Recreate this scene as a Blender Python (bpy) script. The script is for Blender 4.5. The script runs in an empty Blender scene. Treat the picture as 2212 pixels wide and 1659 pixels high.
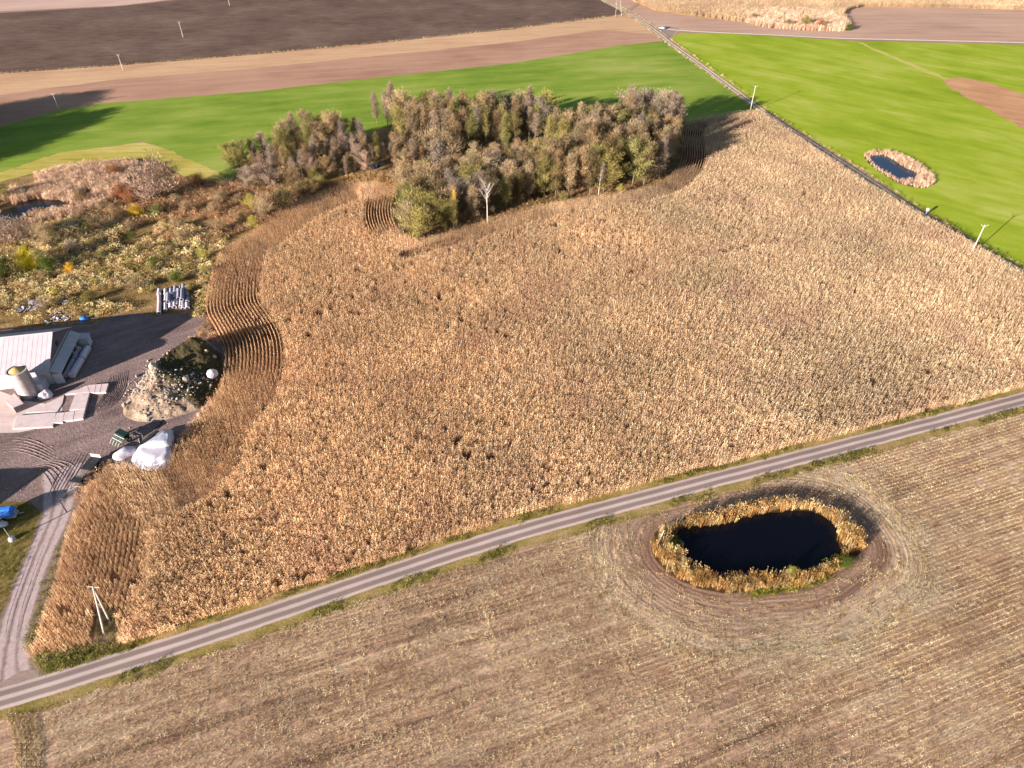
import bpy, bmesh, math, random
import numpy as np
from mathutils import Vector, Matrix
from mathutils.geometry import tessellate_polygon

rnd = random.Random(7)
RS = np.random.RandomState(11)
R = math.radians
C = bpy.context.scene
COL = C.collection

# ------------------------------------------------------------------ camera, sky, sun, exposure
H = 100.0
FPX, CX, CY, PITCH = 1475.0, 1106.0, 829.5, R(39.8)
cd = bpy.data.cameras.new('camera'); cam = bpy.data.objects.new('camera', cd); COL.objects.link(cam)
cam.location = (0, 0, H); cam.rotation_euler = (R(90) - PITCH, 0, 0)
cd.angle = 2 * math.atan(1106 / FPX); cd.clip_end = 6000; cd.clip_start = 0.5
C.camera = cam
SUN_EL, SUN_AZ = R(14.0), R(43.0)          # light travels towards azimuth SUN_AZ (from +X to +Y)
w = bpy.data.worlds.new('World'); C.world = w; w.use_nodes = True
wn = w.node_tree; bg = wn.nodes['Background']
sky = wn.nodes.new('ShaderNodeTexSky'); sky.sky_type = 'NISHITA'; sky.sun_disc = False
sky.sun_elevation = SUN_EL
sky.sun_rotation = R(270) - SUN_AZ          # sun stands at (-cos, -sin)
sky.air_density = 1.0; sky.dust_density = 0.6; sky.ozone_density = 1.5
wn.links.new(sky.outputs[0], bg.inputs[0]); bg.inputs[1].default_value = 0.05
sl = bpy.data.lights.new('sun', 'SUN'); sun = bpy.data.objects.new('sun', sl); COL.objects.link(sun)
sl.energy = 5.0; sl.angle = R(0.53); sl.color = (1.0, 0.92, 0.85)
ld = Vector((math.cos(SUN_AZ) * math.cos(SUN_EL), math.sin(SUN_AZ) * math.cos(SUN_EL), -math.sin(SUN_EL)))
sun.rotation_euler = ld.to_track_quat('-Z', 'Y').to_euler()
C.view_settings.view_transform = 'Standard'; C.view_settings.look = 'None'
C.view_settings.exposure = 2.0; C.view_settings.gamma = 1; C.view_settings.use_curve_mapping = False
C.render.engine = 'CYCLES'
C.cycles.max_bounces = 5; C.cycles.diffuse_bounces = 4; C.cycles.glossy_bounces = 2
C.cycles.transmission_bounces = 3; C.cycles.transparent_max_bounces = 4

def G(x, y, z=0.0):
    """where the sight line through photo point (x, y) meets the level z"""
    a = (x - CX) / FPX; b = (CY - y) / FPX
    dy = math.cos(PITCH) + b * math.sin(PITCH); dz = -math.sin(PITCH) + b * math.cos(PITCH)
    t = (z - H) / dz
    return (a * t, dy * t)
def PG(pts, z=0.0): return [G(x, y, z) for x, y in pts]
def proj(X, Y, Z=0.0):
    dz = Z - H
    f = Y * math.cos(PITCH) - dz * math.sin(PITCH); u = Y * math.sin(PITCH) + dz * math.cos(PITCH)
    f = np.maximum(f, 1.0)
    return CX + FPX * X / f, CY - FPX * u / f

# ------------------------------------------------------------------ numpy geometry helpers
def inside(P, poly):
    P = np.asarray(P); x, y = P[:, 0], P[:, 1]; poly = np.asarray(poly); r = np.zeros(len(P), bool); n = len(poly)
    for i in range(n):
        x1, y1 = poly[i]; x2, y2 = poly[(i + 1) % n]
        if y1 == y2: continue
        c = ((y1 > y) != (y2 > y)) & (x < (x2 - x1) * (y - y1) / (y2 - y1) + x1)
        r ^= c
    return r
def dist_line(P, line, closed=False):
    P = np.asarray(P); L = np.asarray(line); best = np.full(len(P), 1e9); n = len(L)
    for i in range(n if closed else n - 1):
        a = L[i]; b = L[(i + 1) % n]; ab = b - a; l2 = (ab ** 2).sum() + 1e-9
        t = np.clip(((P - a) @ ab) / l2, 0, 1)
        q = a + t[:, None] * ab
        best = np.minimum(best, np.hypot(P[:, 0] - q[:, 0], P[:, 1] - q[:, 1]))
    return best
_lat = RS.rand(257, 257)
def noise(x, y, s=1.0, off=0.0):
    x = np.asarray(x) * s + 300.5 + off; y = np.asarray(y) * s + 300.5 + off * 1.7
    xi = np.floor(x).astype(int); yi = np.floor(y).astype(int); fx = x - xi; fy = y - yi
    fx = fx * fx * (3 - 2 * fx); fy = fy * fy * (3 - 2 * fy)
    a = _lat[xi % 256, yi % 256]; b = _lat[(xi + 1) % 256, yi % 256]; c = _lat[xi % 256, (yi + 1) % 256]; d = _lat[(xi + 1) % 256, (yi + 1) % 256]
    return (a * (1 - fx) + b * fx) * (1 - fy) + (c * (1 - fx) + d * fx) * fy
def chaikin(L, n=2, closed=False):
    L = [np.array(p, float) for p in L]
    for _ in range(n):
        o = [] if closed else [L[0]]
        for i in range(len(L) if closed else len(L) - 1):
            a, b = L[i], L[(i + 1) % len(L)]
            o += [a * .75 + b * .25, a * .25 + b * .75]
        if not closed: o.append(L[-1])
        L = o
    return np.array(L)
def resample(L, step):
    L = np.asarray(L); d = np.r_[0, np.cumsum(np.hypot(*np.diff(L, axis=0).T))]
    n = max(2, int(d[-1] / step) + 1); t = np.linspace(0, d[-1], n)
    return np.c_[np.interp(t, d, L[:, 0]), np.interp(t, d, L[:, 1])]
def normals(L):
    T = np.gradient(L, axis=0); T /= np.hypot(T[:, 0], T[:, 1])[:, None] + 1e-9
    return np.c_[-T[:, 1], T[:, 0]]
def fill(poly, spacing, jit=0.45):
    poly = np.asarray(poly); lo = poly.min(0); hi = poly.max(0)
    X, Y = np.meshgrid(np.arange(lo[0], hi[0], spacing), np.arange(lo[1], hi[1], spacing))
    P = np.c_[X.ravel(), Y.ravel()]; P += (RS.rand(*P.shape) - .5) * 2 * jit * spacing
    return P[inside(P, poly)]
def in_view(P, m=260, z=0.0):
    u, v = proj(P[:, 0], P[:, 1], z)
    return (u > -m) & (u < 2212 + m) & (v > -m) & (v < 1659 + m)

# ------------------------------------------------------------------ object helpers
def meshobj(name, v, f, mat=None, parent=None, smooth=False, link=True):
    me = bpy.data.meshes.new(name); me.from_pydata([tuple(p) for p in v], [], [tuple(q) for q in f]); me.update()
    if smooth: me.shade_smooth()
    if mat: me.materials.append(mat)
    o = bpy.data.objects.new(name, me)
    if link: COL.objects.link(o)
    if parent: o.parent = parent
    return o
def tag(o, label=None, cat=None, group=None, kind=None):
    if label: o['label'] = label
    if cat: o['category'] = cat
    if group: o['group'] = group
    if kind: o['kind'] = kind
    return o
def empty(name, loc, rz=0.0, label=None, cat=None, group=None):
    o = bpy.data.objects.new(name, None); COL.objects.link(o); o.location = loc; o.rotation_euler = (0, 0, rz)
    o.empty_display_size = 0.2
    return tag(o, label, cat, group)
class MB:
    """collects shapes into one mesh"""
    def __init__(s): s.v = []; s.f = []
    def add(s, v, f):
        n = len(s.v); s.v += [tuple(p) for p in v]; s.f += [tuple(i + n for i in q) for q in f]; return s
    def box(s, c, d, rz=0.0, rx=0.0, ry=0.0, taper=1.0):
        M = Matrix.Translation(c) @ Matrix.Rotation(rz, 4, 'Z') @ Matrix.Rotation(ry, 4, 'Y') @ Matrix.Rotation(rx, 4, 'X')
        hx, hy, hz = d[0] / 2, d[1] / 2, d[2] / 2
        vs = [M @ Vector((x * (taper if z > 0 else 1), y * (taper if z > 0 else 1), z)) for z in (-hz, hz) for x, y in ((-hx, -hy), (hx, -hy), (hx, hy), (-hx, hy))]
        return s.add(vs, [(0, 3, 2, 1), (4, 5, 6, 7), (0, 1, 5, 4), (1, 2, 6, 5), (2, 3, 7, 6), (3, 0, 4, 7)])
    def tube(s, pts, rad, n=8, cap=True):
        pts = [Vector(p) for p in pts]; rad = rad if isinstance(rad, (list, tuple)) else [rad] * len(pts); vs = []; fs = []
        for i, p in enumerate(pts):
            t = (pts[min(i + 1, len(pts) - 1)] - pts[max(i - 1, 0)]).normalized()
            a = t.orthogonal().normalized(); b = t.cross(a)
            for k in range(n):
                an = 2 * math.pi * k / n; vs.append(p + (a * math.cos(an) + b * math.sin(an)) * rad[i])
        for i in range(len(pts) - 1):
            for k in range(n): fs.append((i * n + k, i * n + (k + 1) % n, (i + 1) * n + (k + 1) % n, (i + 1) * n + k))
        if cap: fs.append(tuple(range(n))[::-1]); fs.append(tuple((len(pts) - 1) * n + k for k in range(n)))
        return s.add(vs, fs)
    def lathe(s, prof, n=32, c=(0, 0, 0), cap=False):
        vs = [(c[0] + r * math.cos(2 * math.pi * k / n), c[1] + r * math.sin(2 * math.pi * k / n), c[2] + z) for r, z in prof for k in range(n)]
        fs = [(i * n + k, i * n + (k + 1) % n, (i + 1) * n + (k + 1) % n, (i + 1) * n + k) for i in range(len(prof) - 1) for k in range(n)]
        if cap: fs += [tuple(range(n))[::-1], tuple((len(prof) - 1) * n + k for k in range(n))]
        return s.add(vs, fs)
    def build(s, name, mat, parent=None, smooth=False): return meshobj(name, s.v, s.f, mat, parent, smooth)

# ------------------------------------------------------------------ materials
FACT = 1.62                                    # sunlit picture value of a level surface / its base colour
def lin(c):
    c = c / 255.0
    return c / 12.92 if c <= 0.04045 else ((c + 0.055) / 1.055) ** 2.4
def RGB(r, g, b, k=1.0): return (min(.9, lin(r) / FACT * k), min(.9, lin(g) / FACT * k), min(.9, lin(b) / FACT * k), 1)
class NT:
    def __init__(s, name, rough=0.9, spec=0.15):
        s.m = bpy.data.materials.new(name); s.m.use_nodes = True; s.t = s.m.node_tree; s.b = s.t.nodes['Principled BSDF']
        s.b.inputs['Roughness'].default_value = rough; s.b.inputs['Specular IOR Level'].default_value = spec
    def n(s, t, **k):
        q = s.t.nodes.new('ShaderNode' + t)
        for a, b in k.items(): setattr(q, a, b)
        return q
    def l(s, a, b): s.t.links.new(a, b)
    def pos(s): return s.n('NewGeometry').outputs['Position']
    def mapping(s, vec, scale=(1, 1, 1), rz=0.0):
        q = s.n('Mapping'); s.l(vec, q.inputs[0]); q.inputs['Scale'].default_value = scale; q.inputs['Rotation'].default_value = (0, 0, rz); return q.outputs[0]
    def noise(s, vec, scale, detail=3, rough=.55, dist=0):
        q = s.n('TexNoise'); s.l(vec, q.inputs['Vector']); q.inputs['Scale'].default_value = scale; q.inputs['Detail'].default_value = detail
        q.inputs['Roughness'].default_value = rough; q.inputs['Distortion'].default_value = dist; return q.outputs['Fac']
    def ramp(s, fac, stops):
        q = s.n('ValToRGB'); s.l(fac, q.inputs[0]); e = q.color_ramp.elements
        while len(e) < len(stops): e.new(.5)
        for i, (p, c) in enumerate(stops): e[i].position = p; e[i].color = c if len(c) == 4 else (*c, 1)
        return q.outputs[0]
    def mix(s, fac, a, b, mode='MIX'):
        q = s.n('Mix', data_type='RGBA', blend_type=mode)
        for v, i in ((fac, 0), (a, 6), (b, 7)):
            if hasattr(v, 'links'): s.l(v, q.inputs[i])
            else: q.inputs[i].default_value = v
        return q.outputs[2]
    def math(s, op, a, b=0.0, clamp=False):
        q = s.n('Math', operation=op, use_clamp=clamp)
        for v, i in ((a, 0), (b, 1)):
            if hasattr(v, 'links'): s.l(v, q.inputs[i])
            else: q.inputs[i].default_value = v
        return q.outputs[0]
    def maprange(s, v, a, b, c=0.0, d=1.0):
        q = s.n('MapRange'); s.l(v, q.inputs[0])
        for i, x in enumerate((a, b, c, d)): q.inputs[i + 1].default_value = x
        return q.outputs[0]
    def bump(s, h, strength=.5, dist=.1):
        q = s.n('Bump'); s.l(h, q.inputs['Height']); q.inputs['Strength'].default_value = strength; q.inputs['Distance'].default_value = dist
        s.l(q.outputs[0], s.b.inputs['Normal'])
    def out(s, c):
        if hasattr(c, 'links'): s.l(c, s.b.inputs['Base Color'])
        else: s.b.inputs['Base Color'].default_value = c
        return s.m
def simple(name, c, rough=.6, spec=.3, metal=0.0, var=.12, vs=2.0, bump=0.0):
    t = NT(name, rough, spec); t.b.inputs['Metallic'].default_value = metal
    tc = t.n('TexCoord').outputs['Object']
    n = t.noise(tc, vs, 4); d = tuple(x * (1 - 2 * var) for x in c[:3]); l = tuple(min(.9, x * (1 + var)) for x in c[:3])
    if bump: t.bump(t.noise(tc, vs * 8, 3), .6, bump)
    return t.out(t.ramp(n, [(.3, (*d, 1)), (.7, (*l, 1))]))
def field(name, cols, big=.02, mid=.15, fine=2.0, dirang=None, stripe=None, stretch=8, finek=.35, bump=.3, bdist=.12, speck=None):
    """open ground: large patches, streaks along the working direction, fine grain"""
    t = NT(name, .95, .08); p = t.pos()
    ps = t.mapping(p, (1.0 / stretch, 1, 1), 0) if dirang is None else None
    if dirang is not None:
        q = t.n('VectorRotate', rotation_type='Z_AXIS'); t.l(p, q.inputs['Vector']); q.inputs['Angle'].default_value = -dirang
        pr = q.outputs[0]; ps = t.mapping(pr, (1.0 / stretch, 1, 1))
    a = t.noise(p, big, 4, .6); b = t.noise(ps, mid, 4, .65); f = t.noise(p, fine, 4, .75)
    s = t.math('ADD', t.math('MULTIPLY', a, .5), t.math('MULTIPLY', b, .5))
    c = t.ramp(s, [(.36, cols[0]), (.5, cols[1]), (.64, cols[2])])
    if stripe:
        per, amt = stripe
        x = t.n('SeparateXYZ'); t.l(pr, x.inputs[0])
        wob = t.math('ADD', x.outputs[1], t.math('MULTIPLY', t.noise(p, .05, 2), 1.5))
        sn = t.math('SINE', t.math('MULTIPLY', wob, 2 * math.pi / per))
        c = t.mix(t.maprange(sn, -.2, 1, 0, amt), c, tuple(x * .62 for x in cols[0][:3]) + (1,))
    g = t.maprange(f, .3, .7, 1 - finek, 1 + finek)
    c = t.mix(1.0, c, g, 'MULTIPLY')
    if speck:
        sp = t.noise(ps, fine * 3, 2, .6); c = t.mix(t.maprange(sp, .62, .72, 0, .8), c, speck)
    t.bump(f, bump, bdist)
    return t.out(c)

# directions on the ground
ROAD_ANG = R(19.3)

def leafmat(name, stops, patch=.05, patchk=.3, trans=.25, rough=.8, objcol=False, patch_stops=None, grad=None):
    t = NT(name, rough, .1)
    oi = t.n('ObjectInfo')
    if objcol:
        c = oi.outputs['Color']
    else:
        c = t.ramp(oi.outputs['Random'], stops)
    at = t.n('Attribute', attribute_name='tone')
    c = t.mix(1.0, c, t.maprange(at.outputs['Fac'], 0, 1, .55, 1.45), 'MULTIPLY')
    if not objcol:
        n = t.noise(oi.outputs['Location'], patch, 4, .6)
        c = t.mix(1.0, c, t.maprange(n, .3, .7, 1 - patchk, 1 + patchk), 'MULTIPLY')
        if patch_stops:
            lo, hi, pc = patch_stops
            n2 = t.noise(oi.outputs['Location'], patch * 1.7, 3, .6, .5)
            c = t.mix(t.maprange(n2, lo, hi, 0, .75), c, pc)
        if grad:
            sx = t.n('SeparateXYZ'); t.l(oi.outputs['Location'], sx.inputs[0])
            gx = t.math('ADD', sx.outputs[0], t.math('MULTIPLY', t.math('SUBTRACT', t.noise(oi.outputs['Location'], .02, 4, .7), .5), 160))
            c = t.mix(t.maprange(gx, -30, 70, .95, 0), c, t.mix(1.0, c, grad, 'MULTIPLY'))
    t.out(c)
    tr = t.n('BsdfTranslucent'); t.l(c, tr.inputs[0]); mx = t.n('MixShader'); mx.inputs[0].default_value = trans
    t.l(t.b.outputs[0], mx.inputs[1]); t.l(tr.outputs[0], mx.inputs[2])
    t.l(mx.outputs[0], t.t.nodes['Material Output'].inputs[0])
    return t.m

# ------------------------------------------------------------------ ground sheets
def sheet(name, poly, z, mat, jit=0.35, step=1.6, kind='structure', label=None, cat=None):
    P = np.asarray(poly, float); out = []
    n = len(P)
    for i in range(n):
        a, b = P[i], P[(i + 1) % n]; L = np.hypot(*(b - a)); k = max(1, int(L / step)); nv = np.array([-(b - a)[1], (b - a)[0]]) / (L + 1e-9)
        for j in range(k):
            q = a + (b - a) * j / k
            if jit: q = q + nv * (noise(q[0], q[1], .45, 3) + .6 * noise(q[0], q[1], 1.7, 9) - .8) * 2 * jit
            out.append(q)
    vs = [Vector((q[0], q[1], z)) for q in out]
    tris = tessellate_polygon([vs]); o = meshobj(name, vs, tris, mat)
    # face up
    bm = bmesh.new(); bm.from_mesh(o.data); bmesh.ops.recalc_face_normals(bm, faces=bm.faces)
    if bm.faces and sum(f.normal.z for f in bm.faces) < 0: bmesh.ops.reverse_faces(bm, faces=bm.faces)
    bm.to_mesh(o.data); bm.free()
    return tag(o, label, cat, None, kind)
def ribbon(name, line, width, z, mat, kind='structure', step=1.0, jit=0.0, crown=0.0):
    L = resample(chaikin(line, 2), step); N = normals(L); n = len(L); wd = np.full(n, width) if np.isscalar(width) else np.interp(np.linspace(0, 1, n), np.linspace(0, 1, len(width)), width)
    K = 6; v = []; f = []; uv = []; d = 0
    for i in range(n):
        if i: d += np.hypot(*(L[i] - L[i - 1]))
        for k in range(K + 1):
            t = k / K; e = (t - .5) * wd[i]
            if k in (0, K): e += (noise(L[i][0], L[i][1], .8, 5 + k) - .5) * jit * 2
            q = L[i] + N[i] * e; v.append((q[0], q[1], z + crown * (1 - (2 * t - 1) ** 2))); uv.append((t, d))
    for i in range(n - 1):
        for k in range(K): a = i * (K + 1) + k; f.append((a, a + K + 1, a + K + 2, a + 1))
    o = meshobj(name, v, f, mat); me = o.data
    if me.polygons[0].normal.z < 0: me.flip_normals()
    ul = me.uv_layers.new(name='UVMap')
    for lp in me.loops: ul.data[lp.index].uv = uv[lp.vertex_index]
    return tag(o, kind=kind)

soil = (RGB(150, 118, 100), RGB(172, 138, 118), RGB(190, 156, 132))
M_ground = field('ground_soil', soil, dirang=R(8))
g0 = meshobj('ground', [(-2500, -700, 0), (2500, -700, 0), (2500, 3500, 0), (-2500, 3500, 0)], [(0, 1, 2, 3)], M_ground); tag(g0, kind='structure')

# far fields (back to front)
Mtop = field('pale_far_field', (RGB(196, 160, 146), RGB(208, 172, 156), RGB(216, 186, 166)), dirang=R(9), finek=.15)
sheet('far_pale_field', [G(-900, -60), G(-900, 70), G(0, 25), G(250, 12), G(370, -1), G(430, -16), G(500, -60)], .02, Mtop)
Mdark = field('ploughed_dark_soil', (RGB(94, 72, 62), RGB(114, 90, 78), RGB(134, 110, 96)), big=.03, mid=.3, fine=1.4, dirang=R(11), stretch=3, finek=.3, bump=.9, bdist=.35)
sheet('ploughed_field', [G(-900, 72), G(0, 28), G(250, 14), G(370, 1), G(560, -20), G(1230, -25), G(1302, 2), G(1352, 28), G(1321, 36), G(1106, 64), G(800, 96), G(549, 119), G(248, 143), G(0, 159), G(-900, 215)], .025, Mdark, jit=.5)
Mtan = field('tan_stubble_strip', (RGB(186, 142, 110), RGB(208, 166, 128), RGB(222, 184, 146)), big=.015, mid=.3, fine=1.6, dirang=R(11.5), stretch=12, finek=.2, speck=RGB(228, 190, 150))
sheet('tan_field_strip', [G(-900, 214), G(0, 159), G(248, 142), G(549, 118), G(800, 95), G(1106, 63), G(1321, 35), G(1352, 27), G(1424, 76), G(1300, 66), G(1106, 92), G(549, 149), G(248, 173), G(0, 206), G(-900, 275)], .03, Mtan, jit=.7)
Mbrown = field('harrowed_brown_strip', (RGB(164, 122, 100), RGB(186, 142, 118), RGB(198, 156, 128)), big=.02, mid=.3, fine=1.5, dirang=R(11.5), stretch=14, finek=.16)
sheet('brown_field_strip', [G(-900, 274), G(0, 205), G(248, 172), G(549, 148), G(1106, 91), G(1300, 65), G(1424, 75), G(1436, 90), G(1320, 102), G(1106, 138), G(750, 176), G(549, 199), G(223, 224), G(124, 239), G(20, 269), G(-60, 283), G(-900, 380)], .032, Mbrown, jit=.4)
Mgreen = field('winter_crop_green', (RGB(104, 134, 34), RGB(136, 156, 54), RGB(166, 172, 84)), big=.015, mid=.1, fine=2.5, dirang=R(12), stretch=4, finek=.18, speck=RGB(176, 172, 104))
sheet('green_crop_field', [G(-900, 378), G(-60, 283), G(20, 268), G(124, 238), G(223, 223), G(549, 198), G(750, 175), G(1106, 137), G(1320, 101), G(1438, 88), G(1500, 133), G(1570, 185), G(1640, 240), G(1640, 300), G(1400, 420), G(800, 430), G(471, 380), G(372, 326), G(310, 306), G(248, 315), G(124, 331), G(0, 373), G(-900, 560)], .036, Mgreen, jit=.4)
Molive = field('mown_olive_grass', (RGB(158, 144, 56), RGB(190, 172, 84), RGB(212, 192, 116)), big=.03, mid=.4, fine=2.0, dirang=R(3), stretch=9, finek=.22)
sheet('mown_grass_strip', [G(-700, 560), G(0, 373), G(124, 331), G(248, 315), G(285, 310), G(308, 309), G(335, 313), G(365, 325), G(410, 345), G(471, 371), G(500, 400), G(440, 395), G(397, 384), G(372, 368), G(335, 348), G(285, 344), G(198, 353), G(99, 369), G(0, 396), G(-700, 590)], .040, Molive, jit=.5)
Mright = field('young_rape_green', (RGB(134, 154, 24), RGB(160, 174, 44), RGB(186, 188, 84)), big=.02, mid=.12, fine=2.6, dirang=R(-42), stretch=3, finek=.2, stripe=(5.5, .07), speck=RGB(150, 184, 60))
sheet('bright_green_field', [G(1448, 82), G(1470, 71), G(1560, 72), G(1700, 80), G(1830, 88), G(2212, 97), G(3000, 118), G(3200, 1250), G(2700, 930), G(2212, 590), G(2075, 500), G(1970, 440), G(1863, 366), G(1755, 301), G(1683, 255), G(1600, 200), G(1510, 133)], .028, Mright, jit=.4)
Mpatch = field('bare_pink_soil', (RGB(176, 126, 92), RGB(198, 146, 108), RGB(212, 164, 120)), big=.05, mid=.3, fine=1.5, dirang=R(-35), stretch=8, finek=.15)
sheet('bare_soil_strip', [G(2035, 172), G(2075, 168), G(2130, 176), G(2212, 205), G(2700, 340), G(2700, 470), G(2212, 280), G(2130, 232), G(2060, 195)], .034, Mpatch, jit=1.1)
Mpale = field('pale_grass_path', (RGB(178, 176, 72), RGB(194, 184, 96), RGB(202, 186, 110)), big=.1, mid=.4, finek=.2, dirang=R(-35))
ribbon('grass_path', [G(1857, 92), G(1900, 112), G(1960, 136), G(2040, 170), G(2080, 182)], [1.6, 3.2, 3.4, 4.5, 2], .031, Mpale, jit=.9)
Mtopbrown = field('bare_rose_soil', (RGB(176, 140, 118), RGB(196, 158, 136), RGB(206, 170, 146)), big=.012, mid=.2, fine=1.2, dirang=R(0), stretch=10, finek=.12)
sheet('rose_brown_field', [G(1302, 1), G(1330, -25), G(3000, -30), G(3000, 112), G(2212, 91), G(1858, 84), G(1658, 74), G(1560, 68), G(1467, 67), G(1450, 80), G(1420, 62), G(1398, 50), G(1356, 27)], .024, Mtopbrown, jit=.3)
Mgrey = field('worn_grey_earth', (RGB(148, 124, 114), RGB(162, 138, 126), RGB(176, 150, 138)), big=.06, mid=.3, finek=.12)
sheet('junction_earth', [G(1412, 60), G(1440, 56), G(1470, 62), G(1459, 70), G(1449, 80), G(1452, 88), G(1438, 90), G(1420, 74)], .038, Mgrey, jit=.5)

# unpaved lane along the top right
def lanemat(name, c_track, c_mid, c_edge, tracks=(.28, .72), tw=.11, fine=1.6):
    t = NT(name, .95, .1); uvn = t.n('UVMap'); s = t.n('SeparateXYZ'); t.l(uvn.outputs[0], s.inputs[0]); u = s.outputs[0]
    p = t.pos(); nz = t.noise(p, .7, 3); uu = t.math('ADD', u, t.math('MULTIPLY', t.math('SUBTRACT', nz, .5), .12))
    d = None
    for tr in tracks:
        e = t.math('ABSOLUTE', t.math('SUBTRACT', uu, tr)); d = e if d is None else t.math('MINIMUM', d, e)
    f = t.maprange(d, tw * .6, tw * 1.3, 1, 0)
    edge = t.maprange(t.math('ABSOLUTE', t.math('SUBTRACT', uu, .5)), .36, .46, 0, 1)
    c = t.mix(edge, c_mid, c_edge); c = t.mix(f, c, c_track)
    g = t.noise(p, fine, 4, .75); c = t.mix(1.0, c, t.maprange(g, .3, .7, .8, 1.2), 'MULTIPLY')
    t.bump(g, .4, .06); return t.out(c)
M_lane = lanemat('dirt_lane_surface', RGB(226, 204, 188), RGB(164, 140, 112), RGB(140, 124, 76))
lane_px = [(1285, -12), (1302, 0), (1356, 28), (1396, 53), (1424, 74), (1442, 90), (1475, 113), (1510, 138), (1547, 165), (1584, 193), (1634, 230), (1683, 266), (1755, 311), (1863, 381), (1970, 451), (2075, 517), (2212, 588), (2500, 770), (2800, 960)]
LANE = PG(lane_px)
ribbon('dirt_lane', LANE, 4.2, .044, M_lane, jit=.35)
M_white_track = lanemat('pale_track_surface', RGB(232, 212, 194), RGB(220, 196, 176), RGB(178, 158, 120), tracks=(.3, .7), tw=.2)
ribbon('pale_track', PG([(1436, 62), (1467, 66), (1540, 70), (1658, 75), (1810, 83), (1858, 84), (2030, 88), (2212, 92), (3000, 114)]), 2.4, .048, M_white_track, jit=.3)

# ------------------------------------------------------------------ the asphalt road and its verges
road_px = [(-420, 1632), (-180, 1563), (0, 1511), (124, 1473), (248, 1435), (372, 1396), (549, 1338), (800, 1252), (1106, 1152), (1350, 1087), (1606, 1020), (1900, 944), (2212, 862), (2600, 758), (3000, 652)]
ROAD = PG(road_px)
t = NT('worn_asphalt', .85, .2)
uvn = t.n('UVMap'); s = t.n('SeparateXYZ'); t.l(uvn.outputs[0], s.inputs[0])
p = t.pos(); nz = t.noise(t.mapping(p, (.25, .25, 1)), .5, 3)
uu = t.math('ADD', s.outputs[0], t.math('MULTIPLY', t.math('SUBTRACT', nz, .5), .09))
a = t.math('ABSOLUTE', t.math('SUBTRACT', uu, .27)); b = t.math('ABSOLUTE', t.math('SUBTRACT', uu, .72))
trk = t.maprange(t.math('MINIMUM', a, b), .09, .17, 1, 0)
c = t.mix(trk, RGB(206, 184, 176), RGB(148, 126, 116))
ed = t.maprange(t.math('ABSOLUTE', t.math('SUBTRACT', uu, .5)), .42, .49, 0, 1)
c = t.mix(ed, c, RGB(204, 178, 160))
g = t.noise(p, 5, 4, .8); g2 = t.noise(p, .12, 3)
c = t.mix(1.0, c, t.maprange(g, .3, .7, .88, 1.1), 'MULTIPLY'); c = t.mix(1.0, c, t.maprange(g2, .3, .7, .92, 1.1), 'MULTIPLY')
t.bump(g, .3, .02); M_road = t.out(c)
ribbon('road', ROAD, 3.7, .06, M_road, jit=.12, crown=.05)
Mverge = field('verge_grass_soil', (RGB(128, 114, 52), RGB(162, 138, 82), RGB(186, 154, 112)), big=.15, mid=.5, fine=2.5, dirang=ROAD_ANG, stretch=3, finek=.35, bump=.6, bdist=.15)
ribbon('road_verge', ROAD, 7.4, .046, Mverge, jit=.7)

# ------------------------------------------------------------------ stubble field south of the road
ZR = 1.7
POND1_W = [G(x, y, z * ZR) for x, y, z in ((1458, 1150, .5), (1468, 1140, 0), (1500, 1139, 0), (1545, 1136, 0), (1607, 1122, 0), (1645, 1108, 0), (1690, 1104, 0), (1742, 1100, 0), (1778, 1114, 0), (1806, 1134, 0), (1808, 1165, 0), (1818, 1188, .3), (1810, 1208, .8), (1786, 1214, 1), (1756, 1226, 1), (1719, 1231, 1), (1657, 1231, 1), (1570, 1237, 1), (1525, 1226, 1), (1492, 1211, 1), (1470, 1184, .8))]
POND1_R = [G(x, y, z * 2) for x, y, z in ((1428, 1132, .8), (1500, 1110, 1), (1595, 1085, 1), (1690, 1072, 1), (1735, 1074, 1), (1793, 1082, 1), (1832, 1112, .8), (1856, 1148, .5), (1866, 1182, .2), (1842, 1208, 0), (1806, 1232, 0), (1781, 1252, 0), (1719, 1274, 0), (1644, 1277, 0), (1570, 1284, 0), (1495, 1268, 0), (1446, 1240, 0), (1416, 1210, 0), (1408, 1180, 0), (1414, 1150, .4))]
POND1_W = chaikin(POND1_W, 2, True); POND1_R = chaikin(POND1_R, 2, True)
STUB = [G(-300, 1600), *[tuple(np.array(q) + np.array((.6, -1.2))) for q in ROAD[2:]], G(3000, 2100, 0), (60, -10), (-60, -10), (-110, 20)]
step = 1.0
lo = (-100, -12); nx, ny = 290, 150
X, Y = np.meshgrid(lo[0] + np.arange(nx) * step, lo[1] + np.arange(ny) * step); P = np.c_[X.ravel(), Y.ravel()]
dp = dist_line(P, POND1_R, True); dp[inside(P, POND1_R)] *= -1
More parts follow.
